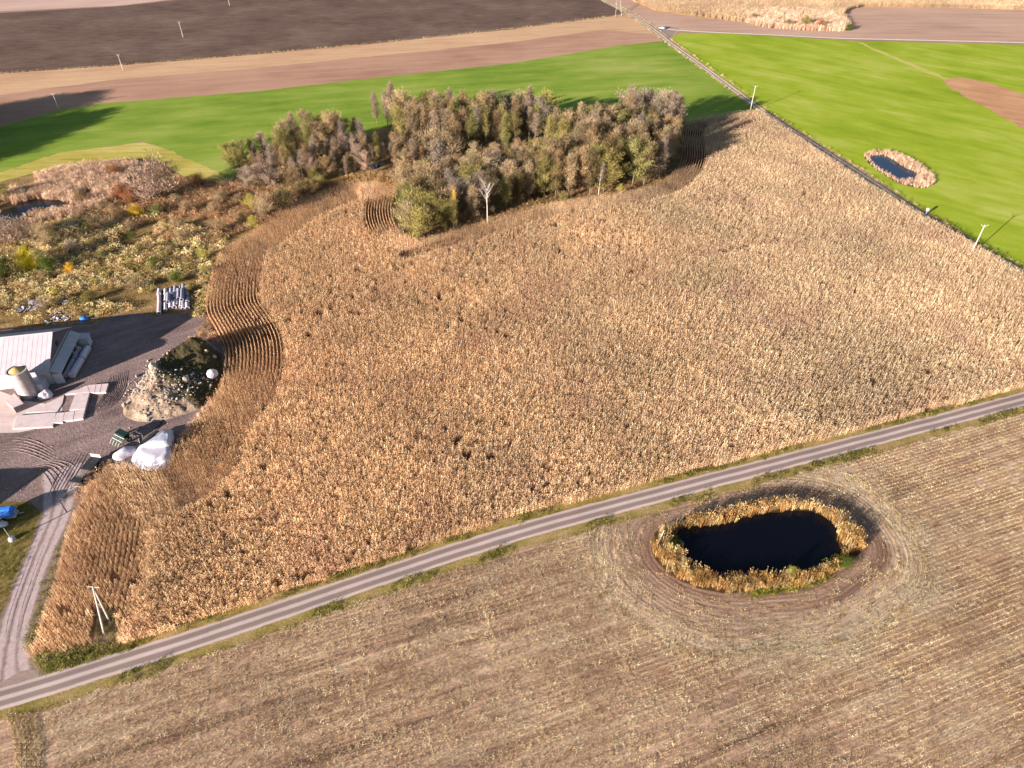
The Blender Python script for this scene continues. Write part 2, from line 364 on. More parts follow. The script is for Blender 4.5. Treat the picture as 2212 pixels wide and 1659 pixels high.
# keep only south of the road line
rl = resample(chaikin(ROAD, 2), 2); ry = np.interp(P[:, 0], rl[:, 0], rl[:, 1])
keep = (P[:, 1] < ry + .5).reshape(ny, nx)
fa = []
for j in range(ny - 1):
    for i in range(nx - 1):
        if keep[j, i] and keep[j, i + 1]: a = j * nx + i; fa.append((a, a + 1, a + nx + 1, a + nx))
hz = .02 + 0 * dp
t = NT('maize_stubble_soil', .95, .08); p = t.pos()
q = t.n('VectorRotate', rotation_type='Z_AXIS'); t.l(p, q.inputs['Vector']); q.inputs['Angle'].default_value = -ROAD_ANG; pr = q.outputs[0]
sx = t.n('SeparateXYZ'); t.l(pr, sx.inputs[0]); at = t.n('Attribute', attribute_name='dpond')
wob = t.math('MULTIPLY', t.noise(p, .06, 2), 1.2)
cr = t.math('ADD', sx.outputs[1], wob)
edge = t.math('ADD', at.outputs['Fac'], t.math('MULTIPLY', t.noise(p, .09, 2), 6.0))
isring = t.maprange(edge, 11, 15, 1, 0)
mc = t.n('Mix', data_type='FLOAT'); t.l(isring, mc.inputs[0]); t.l(cr, mc.inputs[2]); t.l(at.outputs['Fac'], mc.inputs[3]); coord = mc.outputs[0]
cv = t.n('CombineXYZ'); t.l(coord, cv.inputs[1]); t.l(t.math('MULTIPLY', sx.outputs[0], .035), cv.inputs[0])
band = t.noise(cv.outputs[0], .42, 5, .75)
big = t.noise(p, .035, 4, .6); fine = t.noise(p, 2.2, 4, .8)
sin = t.math('SINE', t.math('MULTIPLY', coord, 2 * math.pi / .75))
v = t.math('ADD', t.math('MULTIPLY', band, .68), t.math('MULTIPLY', big, .32))
c = t.ramp(v, [(.37, RGB(118, 88, 72)), (.44, RGB(166, 130, 106)), (.52, RGB(198, 160, 130)), (.60, RGB(220, 188, 154))])
near = t.maprange(at.outputs['Fac'], 0, 7, 1, 0)
c = t.mix(t.math('MULTIPLY', near, .7), c, RGB(128, 98, 84))
pale = t.maprange(t.math('ABSOLUTE', t.math('SUBTRACT', at.outputs['Fac'], 9.5)), 0, 6, .8, 0)
c = t.mix(t.math('MULTIPLY', pale, t.maprange(t.noise(cv.outputs[0], .9, 3), .35, .6, .1, 1)), c, RGB(216, 196, 164))
c = t.mix(t.math('MULTIPLY', t.maprange(sin, 0, 1, 0, .22), t.maprange(t.noise(p, .2, 3), .4, .6, 0, 1)), c, RGB(120, 92, 78))
c = t.mix(1.0, c, t.maprange(fine, .28, .72, .6, 1.4), 'MULTIPLY')
hh = t.math('ADD', t.math('MULTIPLY', sin, .12), fine); t.bump(hh, .7, .12)
M_stub = t.out(c)
o = meshobj('stubble_field', np.c_[P, hz], fa, M_stub); tag(o, kind='structure')
at = o.data.attributes.new('dpond', 'FLOAT', 'POINT'); at.data.foreach_set('value', dp.astype(np.float32))
bm = bmesh.new(); bm.from_mesh(o.data); bmesh.ops.delete(bm, geom=[v for v in bm.verts if not v.link_faces], context='VERTS'); bm.to_mesh(o.data); bm.free()

# ------------------------------------------------------------------ water
def watermat(name, c, rough=.06):
    t = NT(name, rough, .5); t.b.inputs['IOR'].default_value = 1.33; t.b.inputs['Specular IOR Level'].default_value = .3
    n = t.noise(t.pos(), 1.4, 3); t.bump(n, .12, .03); return t.out(c)
M_water = watermat('dark_pond_water', (.002, .002, .004, 1), .1); M_water2 = watermat('navy_pond_water', (.006, .010, .028, 1), .1)
M_mud = field('pond_bank_mud', (RGB(60, 48, 34), RGB(88, 68, 44), RGB(110, 86, 54)), mid=.6)
sheet('pond_bank', POND1_R, .05, M_mud, jit=.3)
sheet('pond_water', POND1_W, .075, M_water, jit=.35, step=.8)
P2W = chaikin(PG([(1872, 340), (1895, 335), (1930, 343), (1948, 362), (1975, 370), (1983, 380), (1972, 388), (1940, 390), (1925, 380), (1895, 362)]), 2, True)
P2R = chaikin(PG([(1862, 332), (1885, 326), (1920, 328), (1960, 342), (1990, 358), (2008, 376), (2022, 396), (2000, 408), (1965, 404), (1935, 394), (1905, 376), (1878, 356)]), 2, True)
sheet('pond_bank', P2R, .05, M_mud, jit=.3); sheet('pond_water', P2W, .075, M_water2, jit=.3, step=.8)
P3W = chaikin(PG([(14, 452), (60, 432), (100, 430), (148, 436), (150, 446), (100, 448), (56, 458), (48, 472), (38, 487), (-10, 488), (-40, 478), (0, 462)]), 2, True)
P3R = chaikin(PG([(-60, 470), (10, 440), (60, 420), (110, 416), (160, 428), (165, 450), (110, 462), (64, 478), (46, 500), (-60, 505)]), 2, True)
P4W = chaikin(PG([(795, 360), (806, 353), (822, 351), (828, 357), (816, 364), (802, 366)]), 2, True)
P5W = chaikin(PG([(1660, 42), (1685, 39), (1702, 42), (1688, 46), (1664, 46)]), 1, True)

# ------------------------------------------------------------------ scrub ground and farmyard ground
CORN_LEFT_PX = [(60, 1420), (72, 1402), (82, 1378), (99, 1321), (122, 1259), (139, 1181), (154, 1136), (169, 1101), (188, 1066), (220, 1032), (250, 1012), (285, 1012), (322, 1026), (367, 1018), (382, 975), (407, 930), (446, 885), (471, 855), (486, 815), (488, 768), (480, 745), (459, 708), (444, 682), (449, 633), (461, 591), (474, 560), (500, 532), (549, 506), (578, 482), (637, 447), (687, 429), (756, 403), (811, 402)]
CORN_WOOD_PX = [(861, 415), (846, 450), (851, 487), (871, 514), (905, 525), (955, 515), (1007, 500), (1058, 483), (1126, 465), (1171, 450), (1230, 441), (1349, 423), (1409, 409), (1444, 390), (1468, 362), (1473, 325), (1465, 290), (1483, 268)]
CORN_NE_PX = [(1587, 250), (1640, 246), (1700, 288), (1755, 326), (1863, 400), (1970, 462), (2078, 524), (2212, 604), (2560, 815)]
CORN_S_PX = [(2560, 745), (2212, 838), (1900, 922), (1606, 995), (1350, 1060), (1106, 1124), (800, 1222), (549, 1306), (421, 1348), (322, 1382), (262, 1396), (255, 1385), (258, 1318), (206, 1318), (201, 1386), (198, 1394), (129, 1410), (80, 1422)]
CORN_L = PG(CORN_LEFT_PX); CORN_W = PG(CORN_WOOD_PX); CORN = CORN_L + CORN_W + PG(CORN_NE_PX) + PG(CORN_S_PX)
Mcornsoil = field('maize_field_soil', (RGB(96, 66, 50), RGB(122, 86, 64), RGB(146, 106, 78)), mid=.4, fine=2, finek=.35)
sheet('cornfield_soil', CORN, .042, Mcornsoil, jit=.2)
Mscrub = field('scrub_ground', (RGB(104, 84, 46), RGB(148, 118, 74), RGB(180, 146, 104)), big=.08, mid=.3, fine=1.6, dirang=R(20), stretch=2, finek=.45, bump=1, bdist=.4)
SCRUB = PG([(-500, 560), (0, 394), (99, 367), (198, 351), (285, 342), (335, 346), (372, 366), (397, 382), (440, 393), (500, 398), (520, 345), (640, 300), (760, 300), (850, 268), (1000, 272), (1250, 268), (1440, 262), (1500, 262)]) + CORN_W[::-1] + PG([(870, 400)]) + CORN_L[::-1][:13] + PG([(440, 690), (400, 676), (345, 680), (300, 677), (245, 682), (200, 700), (0, 712), (-500, 800)])
sheet('scrub_ground', SCRUB, .046, Mscrub, jit=.6)
YARD = PG([(-600, 790), (0, 708), (200, 696), (250, 680), (300, 676), (345, 679), (400, 675), (440, 688)]) + CORN_L[14:25][::-1] + CORN_L[1:14][::-1] + PG([(62, 1425), (60, 1470), (0, 1500), (-500, 1640), (-900, 1500)])
Myard = field('farmyard_earth', (RGB(118, 96, 90), RGB(146, 122, 116), RGB(174, 146, 138)), big=.05, mid=.35, fine=1.8, dirang=R(35), stretch=5, finek=.28, bump=.7, bdist=.2)
sheet('farmyard', YARD, .044, Myard, jit=.3)
Mlawn = field('rough_green_grass', (RGB(92, 80, 36), RGB(124, 106, 56), RGB(158, 128, 84)), big=.08, mid=.3, fine=2, finek=.4)
sheet('rough_grass', PG([(-500, 1080), (0, 1085), (60, 1085), (96, 1112), (80, 1145), (50, 1232), (0, 1340), (-200, 1420), (-600, 1500)]), .050, Mlawn, jit=.5)
M_farmlane = lanemat('farm_lane_surface', RGB(198, 174, 170), RGB(152, 130, 120), RGB(146, 122, 106), tracks=(.25, .5, .78), tw=.1)
ribbon('farm_lane', PG([(20, 1492), (22, 1440), (28, 1380), (46, 1310), (74, 1230), (104, 1160), (126, 1110), (132, 1060), (138, 1010)]), [9, 6, 5.5, 5.5, 5.5, 6, 6.5, 8, 10], .054, M_farmlane, jit=.5)
ribbon('lane_mouth', PG([(-10, 1498), (30, 1482), (80, 1466), (130, 1446)]), [3, 4, 3, 1], .057, Mgrey, jit=.4)
Mapron = field('concrete_apron_surface', (RGB(214, 186, 176), RGB(232, 206, 196), RGB(242, 222, 212)), big=.08, mid=.4, fine=1.5, finek=.1, bump=.1)
sheet('concrete_apron', PG([(-700, 890), (-20, 838), (60, 866), (104, 874), (136, 866), (135, 893), (128, 900), (112, 918), (40, 935), (0, 935), (-700, 1000)]), .058, Mapron, jit=.2)

# ------------------------------------------------------------------ scattered growth (stuff)
def protocol(objs, name):
    c = bpy.data.collections.new(name)
    for o in objs: c.objects.link(o)
    return c
_gn = {}
def gn_tree(coll, mode='INSTANCE'):
    ng = bpy.data.node_groups.new('scatter_' + coll.name, 'GeometryNodeTree')
    ng.interface.new_socket('Geometry', in_out='INPUT', socket_type='NodeSocketGeometry'); ng.interface.new_socket('Geometry', in_out='OUTPUT', socket_type='NodeSocketGeometry')
    N = ng.nodes; i = N.new('NodeGroupInput'); o = N.new('NodeGroupOutput')
    m2p = N.new('GeometryNodeMeshToPoints'); ci = N.new('GeometryNodeCollectionInfo'); ci.inputs[0].default_value = coll; ci.inputs['Separate Children'].default_value = True; ci.inputs['Reset Children'].default_value = True
    iop = N.new('GeometryNodeInstanceOnPoints'); iop.inputs['Pick Instance'].default_value = True
    def attr(nm, ty):
        q = N.new('GeometryNodeInputNamedAttribute'); q.data_type = ty; q.inputs[0].default_value = nm; return q.outputs[0]
    L = ng.links.new
    L(i.outputs[0], m2p.inputs[0]); L(m2p.outputs[0], iop.inputs['Points']); L(ci.outputs[0], iop.inputs['Instance'])
    L(attr('vi', 'INT'), iop.inputs['Instance Index']); L(attr('rot', 'FLOAT_VECTOR'), iop.inputs['Rotation']); L(attr('scl', 'FLOAT_VECTOR'), iop.inputs['Scale'])
    L(iop.outputs[0], o.inputs[0]); return ng
def scatter(name, P, z, rot, scl, coll, label=None, cat=None, tilt=0.0):
    n = len(P); zz = np.full(n, z) if np.isscalar(z) else z
    me = bpy.data.meshes.new(name); me.vertices.add(n); me.vertices.foreach_set('co', np.c_[P, zz].astype(np.float32).ravel())
    a = me.attributes.new('vi', 'INT', 'POINT'); a.data.foreach_set('value', RS.randint(0, len(coll.objects), n).astype(np.int32))
    rv = np.c_[(RS.rand(n, 2) - .5) * 2 * tilt, rot]
    a = me.attributes.new('rot', 'FLOAT_VECTOR', 'POINT'); a.data.foreach_set('vector', rv.astype(np.float32).ravel())
    s = scl if np.ndim(scl) == 2 else np.repeat(np.asarray(scl)[:, None], 3, 1)
    a = me.attributes.new('scl', 'FLOAT_VECTOR', 'POINT'); a.data.foreach_set('vector', s.astype(np.float32).ravel())
    o = bpy.data.objects.new(name, me); COL.objects.link(o)
    m = o.modifiers.new('scatter', 'NODES')
    if coll.name not in _gn: _gn[coll.name] = gn_tree(coll)
    m.node_group = _gn[coll.name]
    return tag(o, label, cat, None, 'stuff')
def proto(name, v, f, tones, mat):
    o = meshobj(name, v, f, mat, link=False)
    a = o.data.attributes.new('tone', 'FLOAT', 'FACE'); a.data.foreach_set('value', np.asarray(tones, np.float32)); return o
def blade(V, F, T, base, dirv, L, w, droop, n=3, tone=.5, side=None):
    """a bending strip"""
    b = Vector(base); d = Vector(dirv).normalized(); s = side or Vector((-d.y, d.x, 0))
    if s.length < .05: s = Vector((1, 0, 0))
    s.normalize(); i0 = len(V); k = L / n
    for i in range(n + 1):
        ww = w * (1 - (i / n) ** 1.6) * .5 + .002
        V.append(b + s * ww); V.append(b - s * ww)
        b = b + d * k; d = (d + Vector((0, 0, -droop / n))).normalized()
    for i in range(n):
        a = i0 + 2 * i; F.append((a, a + 1, a + 3, a + 2)); T.append(tone)

# maize
M_corn = leafmat('dry_maize_leaf', [(0, (.38, .25, .145, 1)), (.35, (.51, .355, .21, 1)), (.7, (.61, .44, .265, 1)), (1, (.76, .60, .40, 1))], patch=.03, patchk=.22, trans=.35, patch_stops=(.5, .74, (.46, .28, .19, 1)), grad=(1.14, 1.04, .94, 1))
def corn_proto(i):
    V, F, T = [], [], []
    for x in (-.17, .12):
        if rnd.random() < .05: continue
        x += rnd.uniform(-.06, .06); y = rnd.uniform(-.05, .05); h = rnd.uniform(1.7, 2.5); pt = rnd.uniform(-.25, .25)
        lean = Vector((rnd.uniform(-.1, .1), rnd.uniform(-.06, .06), 1))
        blade(V, F, T, (x, y, 0), lean, h, .045, 0, 1, .5, Vector((1, 0, 0))); blade(V, F, T, (x, y, 0), lean, h, .045, 0, 1, .5, Vector((0, 1, 0)))
        for k in range(12):
            z = h * (.28 + .68 * k / 12) + rnd.uniform(-.05, .05); an = (k % 2) * math.pi + rnd.uniform(-1.1, 1.1)
            up = rnd.uniform(.3, 2.2)
            blade(V, F, T, (x + lean.x * z, y + lean.y * z, z), (math.cos(an), math.sin(an), up), rnd.uniform(.35, .7), rnd.uniform(.055, .1), rnd.uniform(1.6, 3.6), 3, min(1, max(0, rnd.uniform(.05, 1) + pt)))
        for k in range(4):
            an = rnd.uniform(0, 6.28); blade(V, F, T, (x + lean.x * h * .98, y + lean.y * h * .98, h * .95), (math.cos(an) * .5, math.sin(an) * .5, 1), rnd.uniform(.2, .36), .055, .9, 2, rnd.uniform(.6, 1))
    return proto('maize_plants', V, F, T, M_corn)
CORN_C = protocol([corn_proto(i) for i in range(14)], 'maize_protos')

pts = []; rots = []; hs = []
LS = resample(chaikin(CORN_L, 2), .5); NL = normals(LS)
HEAD = 13.5
cornA = np.array(CORN)
side = 1 if inside(np.array([LS[200] + NL[200] * 2]), cornA)[0] else -1
def addrow(Q, ang, dists_line, d):
    ok = inside(Q, cornA) & (dist_line(Q, dists_line) >= d - .2)
    pts.append(Q[ok]); rots.append(ang[ok])
for k in range(16):
    d = .45 + .84 * k
    Q = LS + NL * side * d; seg = resample(Q, .52)
    # straight-line cuts over folds are filtered by the distance test
    T = np.gradient(seg, axis=0); addrow(seg, np.arctan2(T[:, 1], T[:, 0]), LS, d)
WS = resample(chaikin(CORN_W, 2), .5); NW = normals(WS)
sidew = 1 if inside(np.array([WS[len(WS) // 2] + NW[len(WS) // 2] * 2]), cornA)[0] else -1
WH = 9.0
for k in range(10):
    d = .45 + .9 * k; Q = WS + NW * sidew * d; seg = resample(Q, .52); T = np.gradient(seg, axis=0); ang = np.arctan2(T[:, 1], T[:, 0])
    ok = inside(seg, cornA) & (dist_line(seg, WS) >= d - .2) & (dist_line(seg, LS) > HEAD); pts.append(seg[ok]); rots.append(ang[ok])
cs, sn_ = math.cos(ROAD_ANG), math.sin(ROAD_ANG)
U, Vv = np.meshgrid(np.arange(-120, 420, .52), np.arange(-20, 420, .75)); U = U.ravel() + RS.rand(U.size) * .2; Vv = Vv.ravel()
Q = np.c_[U * cs - Vv * sn_, U * sn_ + Vv * cs]
m = inside(Q, cornA); Q = Q[m]; m = in_view(Q, 300); Q = Q[m]
occ = set(); OC = .46
for q in np.concatenate(pts): occ.add((int(q[0] // OC), int(q[1] // OC)))
def free(q):
    i, j = int(q[0] // OC), int(q[1] // OC)
    return not any((i + a_, j + b_) in occ for a_ in (-1, 0, 1) for b_ in (-1, 0, 1) if abs(a_) + abs(b_) < 2)
m = np.array([free(q) for q in Q]); Q = Q[m]; nhead = sum(len(q_) for q_ in pts); pts.append(Q); rots.append(np.full(len(Q), ROAD_ANG))
Pc = np.concatenate(pts); Rc = np.concatenate(rots); Hd = np.arange(len(Pc)) < nhead; m = in_view(Pc, 300); Pc, Rc, Hd = Pc[m], Rc[m], Hd[m]
# gaps and thin strips
nz = noise(Pc[:, 0], Pc[:, 1], .9, 4); nb = noise(Pc[:, 0], Pc[:, 1], .05, 2); gap = (nz > .93) | ((nz > .8) & (nb > .68))
hsc = .86 + .2 * noise(Pc[:, 0], Pc[:, 1], .035, 6) + .14 * (RS.rand(len(Pc)) - .5)
for ln, wd in (([(880, 560), (935, 542), (990, 526)], 1.3), ([(1560, 552), (1610, 540), (1690, 523)], .8), ([(1360, 600), (1440, 575)], .5)):
    dd = dist_line(Pc, PG(ln)); hsc[dd < wd * 1.6] *= .45; gap |= (dd < wd) & (RS.rand(len(Pc)) < .45)
for hx, hy, hr in ((140, 1326, .9), (300, 1262, 1.0), (250, 1255, .9), (558, 705, 1.0), (575, 735, 1.1), (745, 800, .9), (1060, 1000, 1.0)):
    c0 = np.array(G(hx, hy)); gap |= np.hypot(*(Pc - c0).T) < hr
Pc, Rc, hsc, Hd = Pc[~gap], Rc[~gap], hsc[~gap], Hd[~gap]
Pc = Pc + (RS.rand(*Pc.shape) - .5) * np.where(Hd, .06, .2)[:, None]
flip = RS.rand(len(Pc)) < .5; Rc = Rc + flip * math.pi + (RS.rand(len(Pc)) - .5) * np.where(Hd, .15, .6)
print('maize tiles', len(Pc))
scatter('cornfield', Pc, .04, Rc, np.c_[np.where(Hd, 1.05, 1.05), np.where(Hd, .24, 1.1), hsc * np.where(Hd & (Pc[:, 1] < G(180, 1060)[1]), .78, 1)], CORN_C, 'large field of dry standing maize filling the middle of the photo', 'cornfield', tilt=.03)

# far maize at the top right
FC = PG([(1345, -15), (1371, 6), (1410, 22), (1460, 30), (1510, 37), (1552, 42), (1609, 50), (1612, 28), (1700, 22), (1790, 30), (1822, 36), (1828, 24), (1863, 15), (2030, 17), (2212, 22), (2700, 34), (2700, -20)])
U, Vv = np.meshgrid(np.arange(40, 700, .9), np.arange(150, 800, .8)); ang = R(80)
Q = np.c_[U.ravel(), Vv.ravel()]; Q = Q[inside(Q, np.array(FC))]; Q = Q[in_view(Q, 120)]
Q += (RS.rand(*Q.shape) - .5) * .5
fr = PG([(1530, 36), (1612, 50)]); 
sc = 1.0 + .3 * noise(Q[:, 0], Q[:, 1], .04)
dd = dist_line(Q, PG([(1545, 42), (1606, 50)]))
m = ~((dd < 14) & (np.abs(((Q[:, 0] + .15 * Q[:, 1]) % 3.2) - 1.6) < .9)); Q, sc = Q[m], sc[m]
print('far maize', len(Q))
scatter('far_cornfield', Q, .03, RS.rand(len(Q)) * 6.28, np.c_[1.5 * np.ones(len(Q)), 1.5 * np.ones(len(Q)), sc], CORN_C, 'distant pale maize field along the top right edge of the photo', 'cornfield')
Mfcs = field('far_maize_soil', (RGB(176, 138, 92), RGB(196, 156, 108), RGB(210, 172, 124)), finek=.25)
sheet('far_cornfield_soil', FC, .03, Mfcs, jit=.6)

# maize stubble tiles
M_straw = leafmat('pale_straw', [(0, RGB(168, 130, 90, .9)), (.5, RGB(212, 178, 128, 1.0)), (1, RGB(238, 216, 168, 1.05))], patch=.06, patchk=.3, trans=.15, patch_stops=(.5, .68, RGB(232, 214, 170, .85)))
def stub_proto(i):
    V, F, T = [], [], []
    for k in range(7):
        x = -.6 + k * .19 + rnd.uniform(-.05, .05)
        blade(V, F, T, (x, rnd.uniform(-.05, .05), 0), (rnd.uniform(-.4, .4), rnd.uniform(-.4, .4), 1), rnd.uniform(.15, .36), .055, 0, 1, rnd.uniform(.3, 1), Vector((1, 0, 0)) if k % 2 else Vector((0, 1, 0)))
    for k in range(26):
        x, y = rnd.uniform(-.7, .7), rnd.uniform(-.4, .4); an = rnd.gauss(0, 1.2)
        blade(V, F, T, (x, y, .02 + rnd.random() * .08), (math.cos(an), math.sin(an), rnd.uniform(-.1, .8)), rnd.uniform(.12, .4), rnd.uniform(.03, .065), rnd.uniform(.2, 1), 1, rnd.random() * .9)
    return proto('stubble_clump', V, F, T, M_straw)
STUB_C = protocol([stub_proto(i) for i in range(8)], 'stubble_protos')
U, Vv = np.meshgrid(np.arange(-90, 330, 1.1), np.arange(-60, 110, .75)); Q = np.c_[(U * cs - Vv * sn_).ravel(), (U * sn_ + Vv * cs).ravel()]
ryq = np.interp(Q[:, 0], rl[:, 0], rl[:, 1]); m = (Q[:, 1] < ryq - 3.9) & in_view(Q, 200); Q = Q[m]
d = dist_line(Q, POND1_R, True); ins = inside(Q, POND1_R)
ring_lim = 10 + 3 * noise(Q[:, 0], Q[:, 1], .09, 1)
m = (d > ring_lim - 1.2) & ~ins & ~inside(Q, np.array(PG([(-60, 1555), (84, 1545), (100, 1760), (-200, 1760)]))); Q = Q[m]
den = noise(Q[:, 0], Q[:, 1], .07, 7) * .5 + noise(Q[:, 0] * cs + Q[:, 1] * sn_ * .1, (-Q[:, 0] * sn_ + Q[:, 1] * cs) * 6, .12, 3) * .5
m = RS.rand(len(Q)) < np.clip(.72 + (den - .3) * 1.4, .5, 1); Q = Q[m]
ang = np.full(len(Q), ROAD_ANG)
rq = []; ra = []
PR = resample(np.vstack([POND1_R, POND1_R[:1]]), 1.0); NR = normals(PR); sg = -1 if inside(np.array([PR[5] + NR[5]]), POND1_R)[0] else 1
for k in range(17):
    dd = .8 + k * .75; S = resample(PR + NR * sg * dd, 1.0); T = np.gradient(S, axis=0); a = np.arctan2(T[:, 1], T[:, 0])
    lim = 10 + 3 * noise(S[:, 0], S[:, 1], .09, 1); yy = np.interp(S[:, 0], rl[:, 0], rl[:, 1])
    ok = (dist_line(S, PR) > dd - .2) & (dd < lim) & (S[:, 1] < yy - 3.9) & (RS.rand(len(S)) < (.2 + .055 * k)); rq.append(S[ok]); ra.append(a[ok])
Q = np.vstack([Q] + rq); ang = np.concatenate([ang] + ra)
hd = [];ha = []
for k in range(6):       # upright headland rows at the bottom left corner
    L = resample(chaikin(PG([(18 + k * 11, 1548), (34 + k * 11, 1590), (36 + k * 10, 1659), (24 + k * 11, 1760)]), 2), .8); T = np.gradient(L, axis=0); hd.append(L); ha.append(np.arctan2(T[:, 1], T[:, 0]))
hq = np.vstack(hd)
Q = np.vstack([Q, hq, hq]); ang = np.concatenate([ang] + ha + ha); print(len(hq))
print('stubble', len(Q))
scatter('maize_stubble', Q, .03, ang + (RS.rand(len(Q)) < .5) * math.pi, np.c_[.9 + .3 * RS.rand(len(Q)), .9 + .3 * RS.rand(len(Q)), .8 + .6 * RS.rand(len(Q))], STUB_C, 'rows of cut maize stubble and straw litter around the near pond', 'stubble')

# reeds
def reed_proto(mat, h=2.3, n=26, spread=.45, w=.045, plume=True):
    V, F, T = [], [], []
    for k in range(n):
        a = rnd.uniform(0, 6.28); r = spread * math.sqrt(rnd.random()); L = h * rnd.uniform(.6, 1.05)
        d = (.22 * math.cos(a) * r / spread + rnd.uniform(-.1, .1) + .1, .22 * math.sin(a) * r / spread + rnd.uniform(-.1, .1), 1)
        blade(V, F, T, (r * math.cos(a), r * math.sin(a), 0), d, L, w, rnd.uniform(.05, .35), 3, rnd.random())
        if plume and rnd.random() < .5:
            e = Vector((r * math.cos(a), r * math.sin(a), 0)) + Vector(d).normalized() * L * .9
            blade(V, F, T, e, (d[0] + .2, d[1], .8), .3, .11, 1.2, 2, rnd.uniform(.6, 1))
    return proto('reed_tuft', V, F, T, mat)
M_reed = leafmat('golden_reed', [(0, RGB(176, 122, 68, .85)), (.4, RGB(212, 164, 100, .85)), (.8, RGB(228, 190, 128, .85)), (1, RGB(234, 208, 156, .85))], patch=.15, patchk=.3)
M_reedpink = leafmat('pale_pink_reed', [(0, RGB(176, 138, 110, 1.2)), (.5, RGB(212, 176, 146, 1.2)), (1, RGB(230, 200, 172, 1.2))], patch=.12, patchk=.25)
M_dry = leafmat('dry_cream_weed', [(0, RGB(160, 126, 78, 1.4)), (.4, RGB(200, 166, 112, 1.4)), (.8, RGB(228, 204, 154, 1.4)), (1, RGB(230, 212, 142, 1.4))], patch=.09, patchk=.35, patch_stops=(.54, .64, RGB(140, 136, 56, 1.1)))
M_rust = leafmat('russet_weed', [(0, RGB(146, 104, 72, 1.35)), (.5, RGB(192, 146, 104, 1.35)), (1, RGB(218, 178, 136, 1.35))], patch=.08, patchk=.3)
M_green = leafmat('green_weed', [(0, RGB(96, 100, 34, .9)), (.5, RGB(146, 138, 62, .9)), (1, RGB(192, 170, 104, .9))], patch=.2, patchk=.4)
REED_C = protocol([reed_proto(M_reed) for _ in range(6)], 'reed_protos')
PINK_C = protocol([reed_proto(M_reedpink, 2.3, 30, .6, .07) for _ in range(6)], 'pink_protos')
def weed_proto(mat, h=1.0, n=40, r=.55, w=.1):
    V, F, T = [], [], []
    for k in range(n):
        a = rnd.uniform(0, 6.28); q = r * math.sqrt(rnd.random()); z = h * rnd.random() * (1 - .5 * q / r)
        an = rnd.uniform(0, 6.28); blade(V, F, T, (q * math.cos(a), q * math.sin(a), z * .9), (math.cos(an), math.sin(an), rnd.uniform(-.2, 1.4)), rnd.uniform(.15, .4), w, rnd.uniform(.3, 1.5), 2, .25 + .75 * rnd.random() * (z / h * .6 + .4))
    return proto('weed_tuft', V, F, T, mat)
DRY_C = protocol([weed_proto(M_dry, 1.3, 60, .7, .13) for _ in range(6)], 'dry_protos')
RUST_C = protocol([weed_proto(M_rust, 1.5, 60, .7, .1) for _ in range(6)], 'rust_protos')
GRASS_C = protocol([weed_proto(M_green, .45, 34, .5, .06) for _ in range(5)], 'grass_protos')

def ringpts(outer, inner, sp):
    Q = fill(outer, sp); return Q[~inside(Q, inner)]
Q = ringpts(POND1_R, POND1_W, .62)
# taller at the far bank; leave the left notch sparse
du = dist_line(Q, POND1_W, True); sc = (.74 + .36 * RS.rand(len(Q)))
nearS = Q[:, 1] < G(1650, 1215)[1]; sc[nearS] *= .82
notch = np.hypot(*(Q - np.array(G(1445, 1165))).T) < 3.2; nb = notch & (RS.rand(len(Q)) < .75)
notch2 = np.hypot(*(Q - np.array(G(1822, 1205))).T) < 3.0; nb |= notch2 & (RS.rand(len(Q)) < .8)
Q, sc = Q[~nb], sc[~nb]
scatter('reeds', Q, .05, RS.rand(len(Q)) * 6.28, sc, REED_C, 'golden reed bed ringing the black pond in the stubble field', 'reeds', tilt=.12)
Q = ringpts(P2R, P2W, .8); scatter('reeds', Q, .05, RS.rand(len(Q)) * 6.28, np.where(Q[:, 0] < G(1950, 365)[0], .28, .5) + .25 * RS.rand(len(Q)), PINK_C, 'pale dry reeds ringing the small blue pond in the bright green field', 'reeds', tilt=.15)
Q = np.vstack([fill(np.array(PG([(1785, 1210), (1810, 1204), (1832, 1215), (1800, 1236), (1775, 1240)])), .55), fill(np.array(PG([(1640, 1268), (1700, 1262), (1790, 1238), (1800, 1250), (1700, 1284), (1600, 1290)])), .6), fill(np.array(PG([(1440, 1165), (1465, 1160), (1470, 1200), (1450, 1212), (1432, 1190)])), .8)])
GREENY = leafmat('yellow_green_weed', [(0, RGB(120, 110, 30, .7)), (.5, RGB(168, 158, 60, .7)), (1, RGB(206, 196, 96, .7))], patch=.3, patchk=.3)
GY_C = protocol([weed_proto(GREENY, .9, 50, .6, .1) for _ in range(4)], 'yg_protos')
scatter('bank_weeds', Q, .06, RS.rand(len(Q)) * 6.28, .7 + .5 * RS.rand(len(Q)), GY_C, 'yellow green weeds on the near right bank of the black pond', 'weeds')

# scrub area growth
sheet('pond_bank', P3R, .055, M_mud, jit=.3); sheet('pond_water', P3W, .078, M_water, jit=.4, step=.8); sheet('pool_water', P4W, .078, M_water, jit=.4, step=.8)
SA = np.array(SCRUB); notw = lambda Q: ~(inside(Q, P3W) | inside(Q, P4W))
PINKP = np.array(PG([(-60, 470), (10, 425), (40, 402), (120, 368), (210, 356), (300, 352), (300, 380), (270, 410), (240, 440), (170, 470), (100, 480), (40, 500), (-60, 510)]))
Q = fill(PINKP, 1.0); Q = Q[notw(Q)]; m = noise(Q[:, 0], Q[:, 1], .12, 3) > .22; Q = Q[m]
low = np.where((dist_line(Q, P3W, True) < 5.5) & (Q[:, 1] < G(90, 445)[1] + 2.5), .38, 1.0)
scatter('reeds', Q, .05, RS.rand(len(Q)) * 6.28, (.8 + .45 * RS.rand(len(Q))) * low, PINK_C, 'pale pinkish reed bed around the small dark pool at the left edge', 'reeds', tilt=.2)
